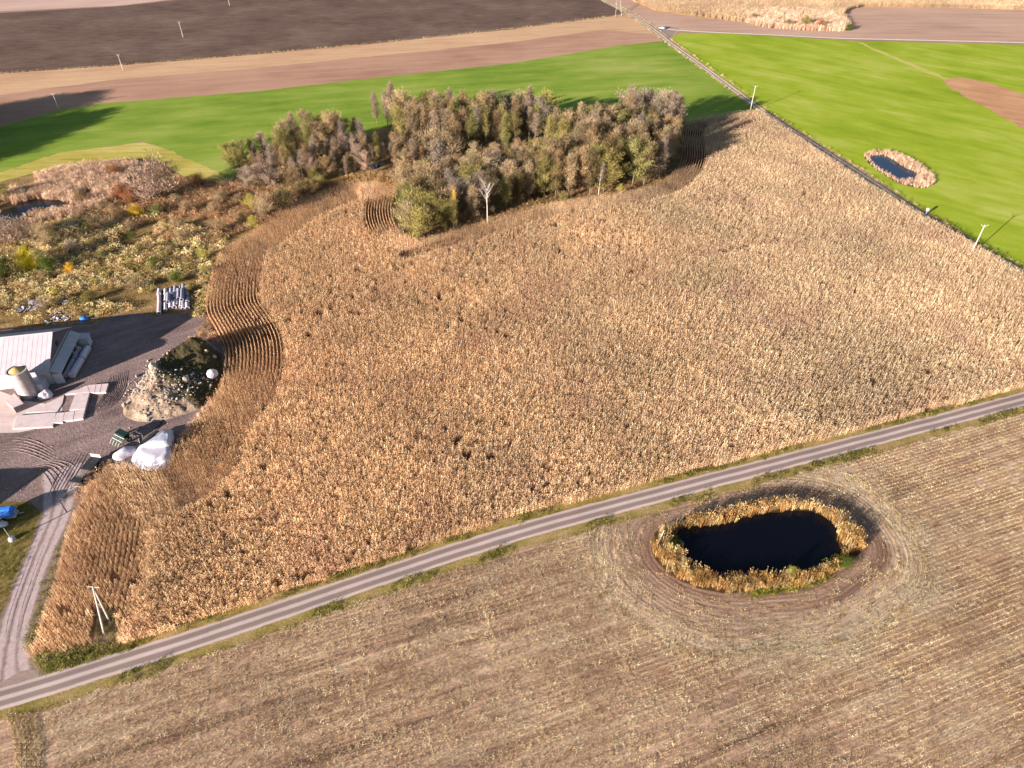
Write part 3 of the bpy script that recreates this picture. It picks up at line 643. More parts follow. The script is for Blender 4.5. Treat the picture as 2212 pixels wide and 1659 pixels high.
RUSTP = np.array(PG([(200, 352), (330, 348), (380, 385), (520, 398), (560, 410), (700, 400), (860, 378), (900, 400), (860, 410), (760, 405), (640, 447), (560, 490), (470, 520), (350, 520), (240, 480), (160, 470), (240, 440), (290, 400)]))
Q = fill(RUSTP, 1.05); Q = Q[notw(Q)]; m = (noise(Q[:, 0], Q[:, 1], .1, 8) > .25); Q = Q[m]
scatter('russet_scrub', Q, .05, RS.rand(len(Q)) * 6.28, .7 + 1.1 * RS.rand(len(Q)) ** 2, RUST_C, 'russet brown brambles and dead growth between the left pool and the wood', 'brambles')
DRYP = np.array(PG([(-300, 560), (-60, 510), (60, 500), (170, 462), (300, 462), (420, 490), (500, 508), (470, 570), (452, 640), (438, 690), (400, 676), (340, 676), (300, 672), (240, 678), (120, 700), (0, 706), (-300, 780)]))
Q = fill(DRYP, 1.1); m = (noise(Q[:, 0], Q[:, 1], .09, 5) > .2)
for cx_, cy_, cr_ in ((67, 666, 3.0), (140, 658, 2.0), (125, 691, 3.4), (182, 694, 1.8), (166, 699, 2.0)): m &= np.hypot(*(Q - np.array(G(cx_, cy_))).T) > cr_
m &= ~inside(Q, np.array(PG([(334, 604), (424, 600), (424, 672), (336, 682)]))); Q = Q[m]
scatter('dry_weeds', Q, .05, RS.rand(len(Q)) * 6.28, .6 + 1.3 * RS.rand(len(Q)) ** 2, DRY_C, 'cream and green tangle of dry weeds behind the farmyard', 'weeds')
ORG = np.array(PG([(700, 402), (760, 385), (830, 382), (900, 395), (980, 390), (1060, 400), (960, 425), (860, 415), (800, 402), (740, 406)]))
Q = fill(ORG, 1.0); scatter('reeds', Q, .05, RS.rand(len(Q)) * 6.28, .8 + .4 * RS.rand(len(Q)), REED_C, 'orange reeds between the wood and the maize, right of the yellow shrub', 'reeds', tilt=.15)
# undergrowth on the wood floor and front edge
WF = np.array(PG([(880, 412), (950, 380), (1150, 350), (1250, 300), (1440, 285), (1464, 330), (1440, 385), (1349, 420), (1230, 438), (1126, 462), (1007, 497), (905, 520), (872, 500), (860, 440)]))
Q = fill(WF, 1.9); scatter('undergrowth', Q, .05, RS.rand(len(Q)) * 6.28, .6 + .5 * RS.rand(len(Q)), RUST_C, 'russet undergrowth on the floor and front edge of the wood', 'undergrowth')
WF2 = np.array(PG([(500, 366), (600, 340), (780, 310), (850, 290), (1180, 298), (1230, 330), (1000, 352), (830, 350), (760, 378), (640, 392), (540, 398)]))
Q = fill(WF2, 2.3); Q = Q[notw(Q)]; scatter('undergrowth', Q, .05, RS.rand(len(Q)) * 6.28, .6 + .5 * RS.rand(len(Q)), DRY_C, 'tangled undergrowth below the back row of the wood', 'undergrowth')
# verge tufts
Lr = resample(chaikin(ROAD, 2), .45); Nr = normals(Lr); qs = []
for sgn in (-1, 1):
    for e in (2.35, 2.9, 3.5):
        q = Lr + Nr * sgn * (e + (RS.rand(len(Lr), 1) - .5) * .7); m = RS.rand(len(q)) < np.clip((noise(q[:, 0], q[:, 1], .15, 3 + sgn) - .42) * 2.2, 0, .55); qs.append(q[m])
qs.append(fill(np.array(PG([(66, 1432), (80, 1410), (129, 1408), (200, 1390), (262, 1392), (330, 1378), (300, 1396), (200, 1428), (110, 1452)])), .5))
qs.append(fill(np.array(PG([(60, 1425), (74, 1400), (90, 1350), (122, 1259), (150, 1145), (142, 1150), (112, 1210), (76, 1305), (52, 1390)])), .8))
qs.append(fill(np.array(PG([(204, 1384), (209, 1322), (254, 1322), (252, 1384)])), .7))
Q = np.vstack(qs); Q = Q[in_view(Q, 150)]
scatter('verge_grass', Q, .05, RS.rand(len(Q)) * 6.28, .7 + .7 * RS.rand(len(Q)), GRASS_C, 'green and brown verge grass along the asphalt road', 'grass')
Q = fill(np.array(PG([(-120, 1092), (60, 1090), (92, 1112), (78, 1145), (48, 1230), (0, 1335), (-150, 1400)])), .9)
scatter('lawn_tufts', Q, .05, RS.rand(len(Q)) * 6.28, .5 + .5 * RS.rand(len(Q)), GRASS_C, 'rough green grass left of the farm lane', 'grass')
LL = resample(chaikin(LANE, 2), .9); NN = normals(LL)
sgn = 1 if inside(np.array([LL[260] + NN[260] * 5]), cornA)[0] else -1
q = np.vstack([LL - NN * sgn * (2.4 + RS.rand(len(LL), 1) * .8), LL + NN * sgn * (2.3 + RS.rand(len(LL), 1) * .6)]); q = q[in_view(q, 100)]; q = q[RS.rand(len(q)) < .5]
scatter('lane_grass', q, .05, RS.rand(len(q)) * 6.28, .6 + .5 * RS.rand(len(q)), DRY_C, 'dry grass tufts along the dirt lane beside the bright green field', 'grass')
# thicket at the far pond
FT = np.array(PG([(1612, 50), (1612, 28), (1700, 22), (1790, 30), (1826, 38), (1836, 60), (1825, 68), (1730, 66), (1650, 60)]))
Q = fill(FT, 1.5); scatter('reeds', Q, .05, RS.rand(len(Q)) * 6.28, 1.0 + .5 * RS.rand(len(Q)), PINK_C, 'far pale reed thicket beside the distant maize at the top right', 'reeds')
sheet('pond_water', P5W, .08, M_water2, jit=.3)
# grassy edge between ploughed field and tan strip
L = resample(chaikin(PG([(-200, 172), (0, 159), (248, 143), (549, 118), (800, 95), (1106, 63), (1321, 35)]), 1), .9)
q = L + (RS.rand(len(L), 2) - .5) * 1.0; scatter('dry_grass', q, .03, RS.rand(len(q)) * 6.28, .5 + .4 * RS.rand(len(q)), DRY_C, 'thin line of dry grass between the ploughed field and the tan strip', 'grass')

# ------------------------------------------------------------------ trees
M_bark = simple('grey_bark', RGB(150, 128, 112, .7), .9, .1, var=.2, vs=3)
M_birch = simple('white_bark', RGB(226, 210, 200, .8), .8, .1, var=.15, vs=4)
M_crown = leafmat('autumn_crown', [], objcol=True, trans=.3)
def tree_parts(kind, seed):
    r = random.Random(seed); b = MB(); tips = []
    if kind == 'tall': h, cr, base, nl, lean = 12.0, 1.9, .16, 22, .25
    elif kind == 'broad': h, cr, base, nl, lean = 10.0, 3.0, .15, 18, .2
    elif kind == 'bush': h, cr, base, nl, lean = 5.0, 2.6, .04, 16, .1
    else: h, cr, base, nl, lean = 11.0, 1.7, .38, 12, .3      # spare
    p0 = Vector((0, 0, 0)); dr = Vector((r.uniform(-.04, .04), r.uniform(-.04, .04), 1)); tr = [p0]
    for i in range(5): dr = (dr + Vector((r.uniform(-.06, .06), r.uniform(-.06, .06), 0))).normalized(); tr.append(tr[-1] + dr * h * .19)
    r0 = h * .013; b.tube(tr, [r0, r0 * .85, r0 * .7, r0 * .5, r0 * .35, r0 * .15], 6, False)
    def at(t): i = min(4, int(t * 5)); return tr[i].lerp(tr[i + 1], t * 5 - i)
    segs = []
    for k in range(nl):
        t = base + (1 - base) * (k + r.random()) / nl * .97; a = k * 2.4 + r.uniform(-.5, .5); s = at(min(t, .99))
        u = (t - base) / (1 - base); prof = math.sin(math.pi * (.18 + .8 * u) ** (.85 if kind != 'bush' else .6)) + .1
        L = cr * prof * r.uniform(.8, 1.25); up = 1.0 + 1.1 * u if kind in ('tall', 'spare') else .35 + .7 * u
        d = Vector((math.cos(a), math.sin(a), up)).normalized(); m = s + d * L * .5 + Vector((0, 0, -.02)); e = s + d * L + Vector((r.uniform(-.2, .2), r.uniform(-.2, .2), .18 * L))
        b.tube([s, m, e], [r0 * .4 * (1.1 - u), r0 * .22, r0 * .06], 4, False); segs.append((s, m, e, L))
    if kind == 'bush':
        for k in range(5):
            a = k * 1.26 + r.random(); d = Vector((math.cos(a) * .6, math.sin(a) * .6, 1)).normalized(); e = d * h * r.uniform(.65, .9); b.tube([(0, 0, 0), e * .5, e], [r0 * .7, r0 * .4, r0 * .08], 4, False); segs.append((Vector((0, 0, 0)), e * .5, e, 2.2))
    V, F, T = [], [], []
    N = {'tall': 5200, 'broad': 5600, 'bush': 3400, 'spare': 1500}[kind]
    W = {'tall': .065, 'broad': .07, 'bush': .065, 'spare': .05}[kind]
    wts = [s[3] + .3 for s in segs]
    ctone = [r.uniform(.15, .85) for _ in segs]
    for _ in range(N):
        i = r.choices(range(len(segs)), wts)[0]; s, m, e, L = segs[i]; t = r.random() ** .7
        p = (s.lerp(m, t * 2) if t < .5 else m.lerp(e, t * 2 - 1)); rad = .2 + .3 * t * (1.0 if kind != 'spare' else .6)
        off = Vector((r.gauss(0, 1), r.gauss(0, 1), r.gauss(0, 1) + .2)) * rad * .8; p = p + off
        if p.z < .1: continue
        d = (off.normalized() * .5 + Vector((r.uniform(-.5, .5), r.uniform(-.5, .5), r.uniform(.1, 1.2)))).normalized()
        sd = d.cross(Vector((r.uniform(-1, 1), r.uniform(-1, 1), r.uniform(-1, 1)))).normalized() * W * r.uniform(.5, 1.2); L2 = r.uniform(.22, .5)
        n = len(V); V += [p - sd * .5, p + sd * .5, p + d * L2 + sd * .25, p + d * L2 - sd * .25]; F.append((n, n + 1, n + 2, n + 3)); T.append(min(1, max(0, ctone[i] + r.uniform(-.3, .3))))
    me = bpy.data.meshes.new('trunk'); me.from_pydata(b.v, [], b.f); me.update(); me.materials.append(M_bark)
    mc = bpy.data.meshes.new('crown'); mc.from_pydata([tuple(v) for v in V], [], F); mc.update(); mc.materials.append(M_crown)
    a = mc.attributes.new('tone', 'FLOAT', 'FACE'); a.data.foreach_set('value', np.array(T, np.float32))
    return me, mc, h
TREES = {k: [tree_parts(k, 100 * j + s) for s in range(4)] for j, k in enumerate(('tall', 'broad', 'bush', 'spare'))}
COLS = {'brown': RGB(158, 130, 96, 1.125), 'grey': RGB(164, 142, 122, 1.188), 'olive': RGB(154, 142, 84, 1.188), 'tan': RGB(184, 156, 118, 1.035), 'yellow': RGB(226, 206, 30, 1.125),
        'amber': RGB(220, 176, 60, 1.125), 'pink': RGB(172, 144, 124, 1.150), 'green': RGB(100, 110, 44, 1.062), 'russet': RGB(166, 108, 70, 1.125), 'ylg': RGB(180, 168, 84, 1.125), 'dark': RGB(124, 106, 72, 1.125), 'white': RGB(206, 190, 184, 1.000)}
def tree(name, kind, xy, height, col, label, cat, group, width=1.0, birch=False, vi=None, crown=True):
    me, mc, h = TREES[kind][rnd.randrange(4) if vi is None else vi]; s = height / h
    e = empty(name, (xy[0], xy[1], .03), rnd.uniform(0, 6.28), label, cat, group); e.scale = (s * width, s * width, s)
    a = bpy.data.objects.new('trunk', me); COL.objects.link(a); a.parent = e
    if birch: a.material_slots[0].link = 'OBJECT'; a.material_slots[0].material = M_birch
    if crown:
        c = bpy.data.objects.new('crown', mc); COL.objects.link(c); c.parent = e
        k = rnd.uniform(.82, 1.18); j = rnd.uniform(.94, 1.06); q = COLS[col]; c.color = (q[0] * k * j, q[1] * k, q[2] * k / j, 1)
    return e
placed = []
def place(poly, spacing):
    out = []; P = fill(np.array(PG(poly)), spacing * .55, .5); RS.shuffle(P)
    for p in P:
        if all((p[0] - q[0]) ** 2 + (p[1] - q[1]) ** 2 > spacing ** 2 for q in out): out.append(tuple(p))
    return out
CN = {'brown': 'brown', 'grey': 'grey', 'olive': 'olive', 'tan': 'tan', 'pink': 'pinkish', 'dark': 'dark', 'ylg': 'yellowish', 'russet': 'russet', 'green': 'green', 'amber': 'amber'}
def wood(poly, spacing, hr, kinds, cols, where, group, name='deciduous_tree', avoid=None):
    pp = [q for q in place(poly, spacing) if avoid is None or not avoid(*q)]; xs_ = sorted(proj(*q)[0] for q in pp)
    for (x, y) in pp:
        kd = rnd.choice(kinds); c = rnd.choice(cols); hgt = rnd.uniform(*hr) * 1.27; u_ = proj(x, y)[0]
        part = 'left part' if u_ < xs_[len(xs_) // 3] else 'middle part' if u_ < xs_[len(xs_) * 2 // 3] else 'right part'
        kn = {'tall': 'upright', 'broad': 'broad', 'bush': 'rounded', 'spare': 'thin'}[kd]
        thing = 'shrub' if kd == 'bush' else 'tree'
        sz = 'taller' if hgt > (hr[0] + hr[1]) / 2 * 1.27 else 'shorter'
        tree('shrub' if kd == 'bush' else name, kd, (x, y), hgt, c, f'{sz} {kn} {CN[c]} {thing} {where}, {part}', thing, f'{group}, {sz} {kn} {CN[c]} {thing}s, {part}', width=rnd.uniform(.95, 1.3))
inw = lambda x, y: bool(inside(np.array([(x, y)]), P4W)[0])
# left block
wood([(492, 362), (560, 345), (620, 332), (600, 350), (540, 372), (505, 378)], 3.6, (6, 8.5), ['tall', 'broad', 'broad'], ['olive', 'olive', 'grey'], "at the left tip of the wood", 'trees at the left tip of the wood')
wood([(600, 348), (640, 328), (720, 318), (790, 322), (790, 335), (700, 350), (620, 362)], 3.9, (10, 13), ['tall', 'tall', 'broad'], ['tan', 'olive', 'brown', 'tan', 'grey'], "in the back of the wood's left block", 'trees of the left block, back')
wood([(560, 384), (620, 366), (720, 352), (800, 338), (840, 340), (790, 362), (720, 374), (640, 392), (570, 398)], 4.0, (7.5, 10), ['tall', 'spare', 'spare'], ['grey', 'pink', 'brown', 'grey', 'olive'], "along the front of the wood's left block", 'trees of the left block, front', avoid=inw)
wood([(700, 376), (780, 362), (790, 350), (850, 340), (862, 356), (840, 372), (760, 382), (700, 392), (620, 398), (620, 388)], 4.2, (5.5, 7.5), ['tall', 'spare', 'broad'], ['grey', 'brown', 'pink', 'olive'], "left of the small pool above the orange reeds", 'trees left of the small pool', avoid=inw)
wood([(526, 400), (570, 392), (600, 400), (590, 408), (540, 412)], 3.6, (5, 6.5), ['bush', 'broad'], ['grey', 'pink'], "below the left tip of the wood", 'shrubs below the left tip of the wood')
# middle back block
wood([(868, 282), (1000, 280), (1120, 278), (1175, 285), (1180, 300), (1060, 306), (900, 308), (860, 298)], 4.0, (11.5, 13.8), ['tall', 'tall', 'broad'], ['tan', 'olive', 'brown', 'grey', 'tan'], "in the rear row of the wood's middle block", 'trees of the middle block, rear row')
wood([(858, 306), (1000, 308), (1180, 302), (1200, 318), (1180, 326), (1000, 334), (860, 332)], 3.9, (11, 13.5), ['tall', 'tall', 'spare'], ['olive', 'brown', 'grey', 'tan'], "in the wood's middle block above the dark hollow", 'trees of the middle block, centre', avoid=inw)
wood([(836, 345), (900, 338), (1000, 345), (960, 360), (880, 372), (850, 368)], 3.8, (6, 8.5), ['broad', 'tall', 'bush'], ['brown', 'grey', 'tan'], "between the small pool and the wood's middle block", 'trees beside the small pool', avoid=inw)
# front block
wood([(860, 408), (960, 380), (1040, 362), (1160, 350), (1180, 362), (1060, 395), (980, 420), (900, 430)], 4.0, (5.5, 8), ['bush', 'broad', 'broad'], ['olive', 'tan', 'brown', 'tan'], "in the low middle of the wood's front block", 'low trees of the front block')
wood([(875, 450), (930, 430), (960, 440), (960, 500), (905, 515), (872, 500)], 3.9, (6.5, 8.5), ['broad', 'bush'], ['olive', 'olive', 'tan', 'dark'], "at the wood's lower left corner against the maize", 'olive willows at the lower corner of the wood')
wood([(965, 440), (1060, 400), (1150, 375), (1190, 380), (1180, 430), (1120, 450), (1050, 474), (975, 500)], 4.3, (8.5, 11), ['broad', 'tall'], ['dark', 'brown', 'tan', 'grey', 'olive'], "in the left half of the wood's front edge", 'trees of the front edge, left half')
wood([(1190, 372), (1290, 330), (1380, 316), (1440, 312), (1452, 350), (1440, 378), (1400, 398), (1300, 420), (1200, 430)], 3.9, (10, 13), ['tall', 'tall', 'broad'], ['brown', 'grey', 'tan', 'olive', 'dark', 'brown'], "in the right half of the wood's front edge", 'trees of the front edge, right half')
wood([(1180, 345), (1240, 316), (1300, 306), (1380, 300), (1380, 314), (1280, 332), (1190, 362)], 3.8, (11.5, 13.5), ['tall', 'tall', 'broad'], ['olive', 'tan', 'tan', 'olive', 'brown'], "in the rear of the wood's right block", 'trees of the right block, rear')
wood([(1345, 288), (1440, 280), (1462, 290), (1458, 310), (1370, 306)], 4.4, (12, 14.5), ['tall', 'broad'], ['pink', 'grey', 'tan'], "at the wood's far right end by the green field", 'trees at the right end of the wood')
# single trees one can pick out
for px, hg, lb in (((815, 268), 13, 'pale thin tree standing alone on the green field behind the wood, leftmost'), ((838, 272), 14, 'second pale thin tree standing on the green field left of the rear row'), ((851, 265), 16.5, 'tall pale tree at the left end of the rear row, top nearest the brown strip')):
    tree('bare_tree', 'tall', G(*px), hg, 'pink', lb, 'tree', None, vi=1)
def dead_tree(px, hgt, label, name):
    e = empty(name, (*G(*px), .03), 0, label, 'tree'); b = MB(); r = random.Random(5)
    b.tube([(0, 0, 0), (.05, 0, hgt * .45), (0, .1, hgt * .7)], [.2, .15, .1], 7); b.build('trunk', M_birch, e)
    c = MB()
    for k in range(16):
        z = hgt * r.uniform(.42, .8); a = k * 2.4; d = Vector((math.cos(a), math.sin(a), 1.6)).normalized(); L = hgt * r.uniform(.18, .32); s = Vector((0, 0, z)); m = s + d * L * .5; q = s + d * L + Vector((0, 0, .3))
        c.tube([s, m, q], [.07, .045, .02], 5)
        for j in range(3): dd = (d + Vector((r.uniform(-.7, .7), r.uniform(-.7, .7), .2))).normalized(); c.tube([m, m + dd * L * .45], [.03, .012], 4)
    c.build('branches', M_birch, e)
dead_tree((1053, 482), 14.5, 'leafless white tree with upright forked branches at the front edge of the wood', 'bare_birch')
tree('birch_tree', 'spare', G(1293, 420), 11.5, 'pink', 'slender pale tree with white trunk standing proud of the front edge, right of centre', 'tree', None, birch=True, vi=0, width=1.1)
tree('birch_tree', 'spare', G(985, 487), 12.5, 'amber', 'slim birch with small yellow crown at the lower left front of the wood', 'tree', None, birch=True, vi=2, width=.7)
tree('deciduous_tree', 'tall', G(1424, 388), 15, 'grey', 'bare grey tree at the lower right corner of the wood beside the curved maize rows', 'tree', None, vi=3)
tree('shrub', 'bush', G(1215, 434), 3, 'olive', 'low olive shrub under the front edge, right of the tall dark gap', 'shrub', None)
tree('shrub', 'bush', G(1340, 418), 3, 'ylg', 'low yellow green shrub at the foot of the front edge', 'shrub', None)
# scrub shrubs
SH = [((345, 428), 10, 'pink', 'large rounded bare grey shrub left of the wood', 1.35), ((68, 585), 5.2, 'yellow', 'bright yellow shrub at the left edge above the junk heap', .85), ((154, 590), 2.6, 'amber', 'small amber shrub right of the bright yellow one', .9),
      ((266, 430), 4.2, 'russet', 'dark russet shrub left of the large grey shrub', 1.0), ((545, 452), 4, 'ylg', 'yellow green shrub in front of the left tip of the wood', 1.0), ((575, 468), 6, 'tan', 'tan shrub with shaded right side beside the maize corner', 1.0),
      ((612, 455), 6, 'dark', 'dark shrub at the maize corner left of the orange reeds', 1.2), ((548, 492), 3, 'ylg', 'low mustard shrub at the maize edge', 1.0), ((105, 530), 6, 'tan', 'tan feathery shrub above the bright yellow shrub', 1.0), ((60, 520), 5.5, 'pink', 'pinkish shrub at the left edge below the dark pool', 1.1),
      ((20, 525), 6, 'pink', 'pinkish bare shrub cut by the left edge below the dark pool', 1.1), ((10, 600), 6, 'green', 'dark green shrub at the left edge beside the bright yellow one', 1.2), ((110, 590), 4, 'green', 'dark green shrub between the yellow and amber shrubs', 1.1), ((10, 430), 4.5, 'olive', 'olive shrub at the left edge behind the dark pool', 1.1),
      ((385, 610), 2.6, 'green', 'small bright green shrub above the pipe stack', 1.2), ((335, 575), 2.4, 'green', 'low green shrub in the middle of the dry weeds', 1.6), ((430, 400), 3.2, 'russet', 'low russet shrub under the mown grass strip', 1.4), ((480, 440), 3.2, 'tan', 'tan shrub in the russet scrub, mid way to the wood', 1.3),
      ((180, 440), 3.4, 'brown', 'brown shrub at the right end of the dark pool', 1.3), ((215, 495), 3.6, 'brown', 'brown shrub in the scrub below the dark pool, right side', 1.3), ((300, 470), 3.4, 'amber', 'faded orange shrub in the middle of the scrub', 1.2), ((395, 520), 2.8, 'tan', 'tan shrub left of the maize field corner', 1.4), ((520, 480), 2.6, 'tan', 'low tan shrub by the bend of the maize edge', 1.2), ((95, 668), 2.6, 'grey', 'bare grey bush growing between the heaps of white scrap', 1.0),
      ((250, 380), 3.2, 'russet', 'russet shrub below the crest of the mown strip', 1.5), ((195, 650), 2.2, 'olive', 'low olive bush right of the scrap heaps', 1.4), ((160, 545), 3, 'grey', 'greyish shrub right of the tan feathery one', 1.4), ((440, 560), 2.4, 'ylg', 'pale yellow bush beside the top of the curved maize rows', 1.3)]
for px, hg, c, lb, wd in SH: tree('shrub', 'bush', G(*px), hg * 1.2, c, lb, 'shrub', None, width=wd)
for poly_, sp_, cols_, wh_, hh_ in (([(180, 455), (300, 440), (460, 425), (520, 420), (560, 440), (500, 500), (400, 500), (250, 500)], 7.5, ['tan', 'russet', 'brown', 'tan', 'olive'], 'in the russet scrub left of the wood', (1.8, 4)),
        ([(0, 520), (120, 500), (250, 510), (420, 530), (460, 580), (430, 640), (250, 640), (60, 640), (0, 620)], 8, ['tan', 'ylg', 'olive', 'green', 'tan', 'brown'], 'in the dry weeds behind the barn', (1.2, 2.6)),
        ([(640, 398), (720, 392), (700, 418), (640, 436), (600, 445)], 4.5, ['dark', 'brown', 'olive'], 'in front of the left block by the maize corner', (3, 5))):
    wood(poly_, sp_, hh_, ['bush'], cols_, wh_, wh_)
for px, hg, c, lb in (((1700, 60), 4.5, 'dark', 'dark shrub in the far reed thicket, left one'), ((1738, 58), 6, 'olive', 'olive shrub in the middle of the far reed thicket'), ((1770, 62), 5, 'russet', 'brown shrub in the far reed thicket, right of the olive one'), ((1832, 66), 4, 'green', 'small dark green shrub at the right end of the far reed thicket'), ((1625, 44), 4, 'brown', 'brown shrub at the left end of the far reed thicket')):
    tree('shrub', 'bush', G(*px), hg, c, lb, 'shrub', None, width=1.2)
tree('shrub', 'bush', G(1705, 1246), 2.4, 'ylg', 'yellow green shrub on the near bank of the black pond', 'shrub', None, width=.8)
tree('shrub', 'bush', G(1822, 1222), 2.0, 'green', 'low dark green shrub at the lower right of the black pond', 'shrub', None, width=1.4)
tree('shrub', 'bush', G(1448, 1192), 1.8, 'olive', 'low olive shrub at the left end of the black pond', 'shrub', None, width=1.4)
# trees beyond the left edge whose shadows reach into the picture
TIP = Vector((*G(236, 192), 0)); u = Vector((math.cos(SUN_AZ), math.sin(SUN_AZ), 0))
for i, (tip, hg) in enumerate((((245, 236), 15), ((205, 262), 15), ((160, 286), 15), ((110, 302), 15), ((60, 320), 15), ((15, 332), 15), ((228, 248), 15), ((180, 272), 15), ((85, 312), 15), ((220, 202), 15), ((195, 200), 15), ((232, 196), 15), ((238, 238), 14), ((190, 226), 16), ((150, 262), 15), ((120, 215), 16), ((90, 250), 17), ((60, 300), 15), ((40, 230), 16), ((215, 212), 14.5), ((200, 250), 14), ((100, 282), 15), ((20, 270), 16), ((-60, 300), 15), ((170, 206), 15), ((140, 236), 15), ((100, 244), 15), ((170, 246), 15), ((60, 222), 15), ((70, 270), 15), ((30, 310), 15), ((0, 240), 16), ((130, 275), 14))):
    q = Vector((*G(*tip), 0)) - u * hg / math.tan(SUN_EL)
    tree('deciduous_tree', 'broad', (q.x, q.y), hg, 'brown', 'tall brown tree beyond the left edge whose shadow falls on the green field', 'tree', 'tall trees beyond the left edge', width=2.1)

# ------------------------------------------------------------------ farm buildings
M_roof = simple('white_metal_roof', RGB(232, 214, 218, .75), .45, .4, var=.05, vs=.6)
M_roofgrey = simple('grey_roof_sheet', RGB(190, 180, 186, .9), .6, .3, var=.06, vs=.6)
M_gable = simple('dark_grey_cladding', RGB(120, 116, 128, .8), .7, .2, var=.08)
M_wall = simple('white_render', RGB(214, 210, 214, .9), .8, .1, var=.06, vs=.5)
M_conc = simple('pale_concrete', RGB(226, 202, 198, 1.05), .85, .15, var=.08, vs=1.2, bump=.02)
M_concd = simple('weathered_concrete', RGB(160, 146, 146, .9), .9, .1, var=.18, vs=2, bump=.03)
M_plastic = simple('white_plastic', RGB(230, 220, 230, .85), .45, .4, var=.05, vs=1.5)
M_black = simple('black_steel', (.02, .022, .022, 1), .6, .3, var=.2)
M_grn = simple('dark_green_paint', (.006, .018, .013, 1), .5, .4, var=.15)
M_ltg = simple('pale_green_paint', RGB(196, 214, 196, 1), .5, .4, var=.1)
M_blue = simple('blue_sheet', (.03, .17, .62, 1), .5, .4, var=.12)
M_tyre = simple('tyre_rubber', (.018, .018, .018, 1), .9, .1)
M_wood = simple('grey_timber', RGB(176, 152, 134, .9), .9, .1, var=.2)
M_grain = simple('yellow_grain', RGB(238, 196, 132, .8), .9, .1, var=.12, vs=6, bump=.03)
M_polec = simple('pale_pole_concrete', RGB(226, 214, 202, .8), .85, .1, var=.06)
M_glass = simple('dark_window_glass', (.02, .025, .03, 1), .15, .6)

A = Vector((*G(149, 707, 4.6), 0)); B = Vector((*G(103, 796, 4.6), 0)); ax = (A - B).normalized(); wdt = (A - B).length
out = Vector((ax.y, -ax.x, 0))                       # points east, away from the barn
mid = (A + B) / 2; rz = math.atan2(out.y, out.x)
barn = empty('barn', (mid.x, mid.y, 0), rz, 'white barn with pale metal roof and dark grey gable at the left edge', 'barn')
L, W2, EH, RH = 46.0, wdt / 2, 4.5, 8.8
# local frame: x = out (east), y = along the gable
b = MB(); b.box((-L / 2, 0, EH / 2 + .02), (L - .6, 2 * W2 - .6, EH - .04)); b.build('wall', M_wall, barn)
b = MB(); b.add([(0, -W2 + .3, EH), (0, W2 - .3, EH), (0, 0, RH - .12), (-.25, -W2 + .3, EH), (-.25, W2 - .3, EH), (-.25, 0, RH - .12)], [(0, 1, 2), (5, 4, 3), (0, 2, 5, 3), (1, 4, 5, 2), (0, 3, 4, 1)]); b.build('gable', M_gable, barn)
def slope(sg, mat):
    b = MB(); th = .12; n = 46
    for k in range(n):                              # overlapping sheets give the ribs
        x0 = .35 - (L + .5) * (k) / n; x1 = .35 - (L + .5) * (k + 1) / n; xr = x0 - .08
        y1, z1 = sg * (W2 + .45), EH - .12; y0, z0 = sg * .02, RH
        b.add([(x0, y0, z0), (x1, y0, z0), (x1, y1, z1), (x0, y1, z1), (x0, y0, z0 - th), (x1, y0, z0 - th), (x1, y1, z1 - th), (x0, y1, z1 - th)], [(0, 1, 2, 3), (7, 6, 5, 4), (2, 6, 7, 3)] + ([(0, 3, 7, 4)] if k == 0 else []) + ([(1, 5, 6, 2)] if k == n - 1 else []))
        b.add([(x0, y0, z0 + .025), (xr, y0, z0 + .025), (xr, y1, z1 + .025), (x0, y1, z1 + .025), (x0, y0, z0 + .002), (xr, y0, z0 + .002), (xr, y1, z1 + .002), (x0, y1, z1 + .002)], [(0, 1, 2, 3), (0, 3, 7, 4), (2, 1, 5, 6), (3, 2, 6, 7)])
    o = b.build('roof', mat, barn)
    bm = bmesh.new(); bm.from_mesh(o.data); bm.to_mesh(o.data); bm.free(); return o
slope(-1, M_roof); slope(1, M_roofgrey)
b = MB(); b.tube([(.4, 0, RH + .03), (-L - .2, 0, RH + .03)], .16, 8); b.build('ridge_cap', M_roofgrey, barn)
# lean-to against the gable
lw = 2.1
b = MB(); b.add([(.05, -W2, 3.9), (.05, W2 - .2, 3.9), (lw, W2 - .6, 2.9), (lw, -W2 + .0, 2.9)] + [(.05, -W2, 3.78), (.05, W2 - .2, 3.78), (lw, W2 - .6, 2.78), (lw, -W2, 2.78)], [(3, 2, 1, 0), (4, 5, 6, 7), (0, 4, 7, 3), (1, 2, 6, 5), (2, 3, 7, 6)]); b.build('lean_to_roof', M_wall, barn)
b = MB(); b.box((lw / 2, -W2 + .15, 1.4), (lw - .2, .2, 2.8)); 
for k in range(3): b.box((lw - .2, 1.0 + 2.4 * k, 1.4), (.18, .18, 2.75))
b.build('lean_to_wall', M_wall, barn)
b = MB(); b.box((lw + .8, W2 - 1.6, 1.3), (1.9, 2.2, 2.5)); b.build('porch_wall', M_wall, barn)
b = MB(); b.box((lw + .8, W2 - 1.6, 2.68), (2.3, 2.6, .14), ry=.12); b.build('porch_roof', M_wall, barn)
b = MB(); b.box((.03, 0, EH + 1.2), (.06, 1.2, 1.0)); b.build('window', M_glass, barn)
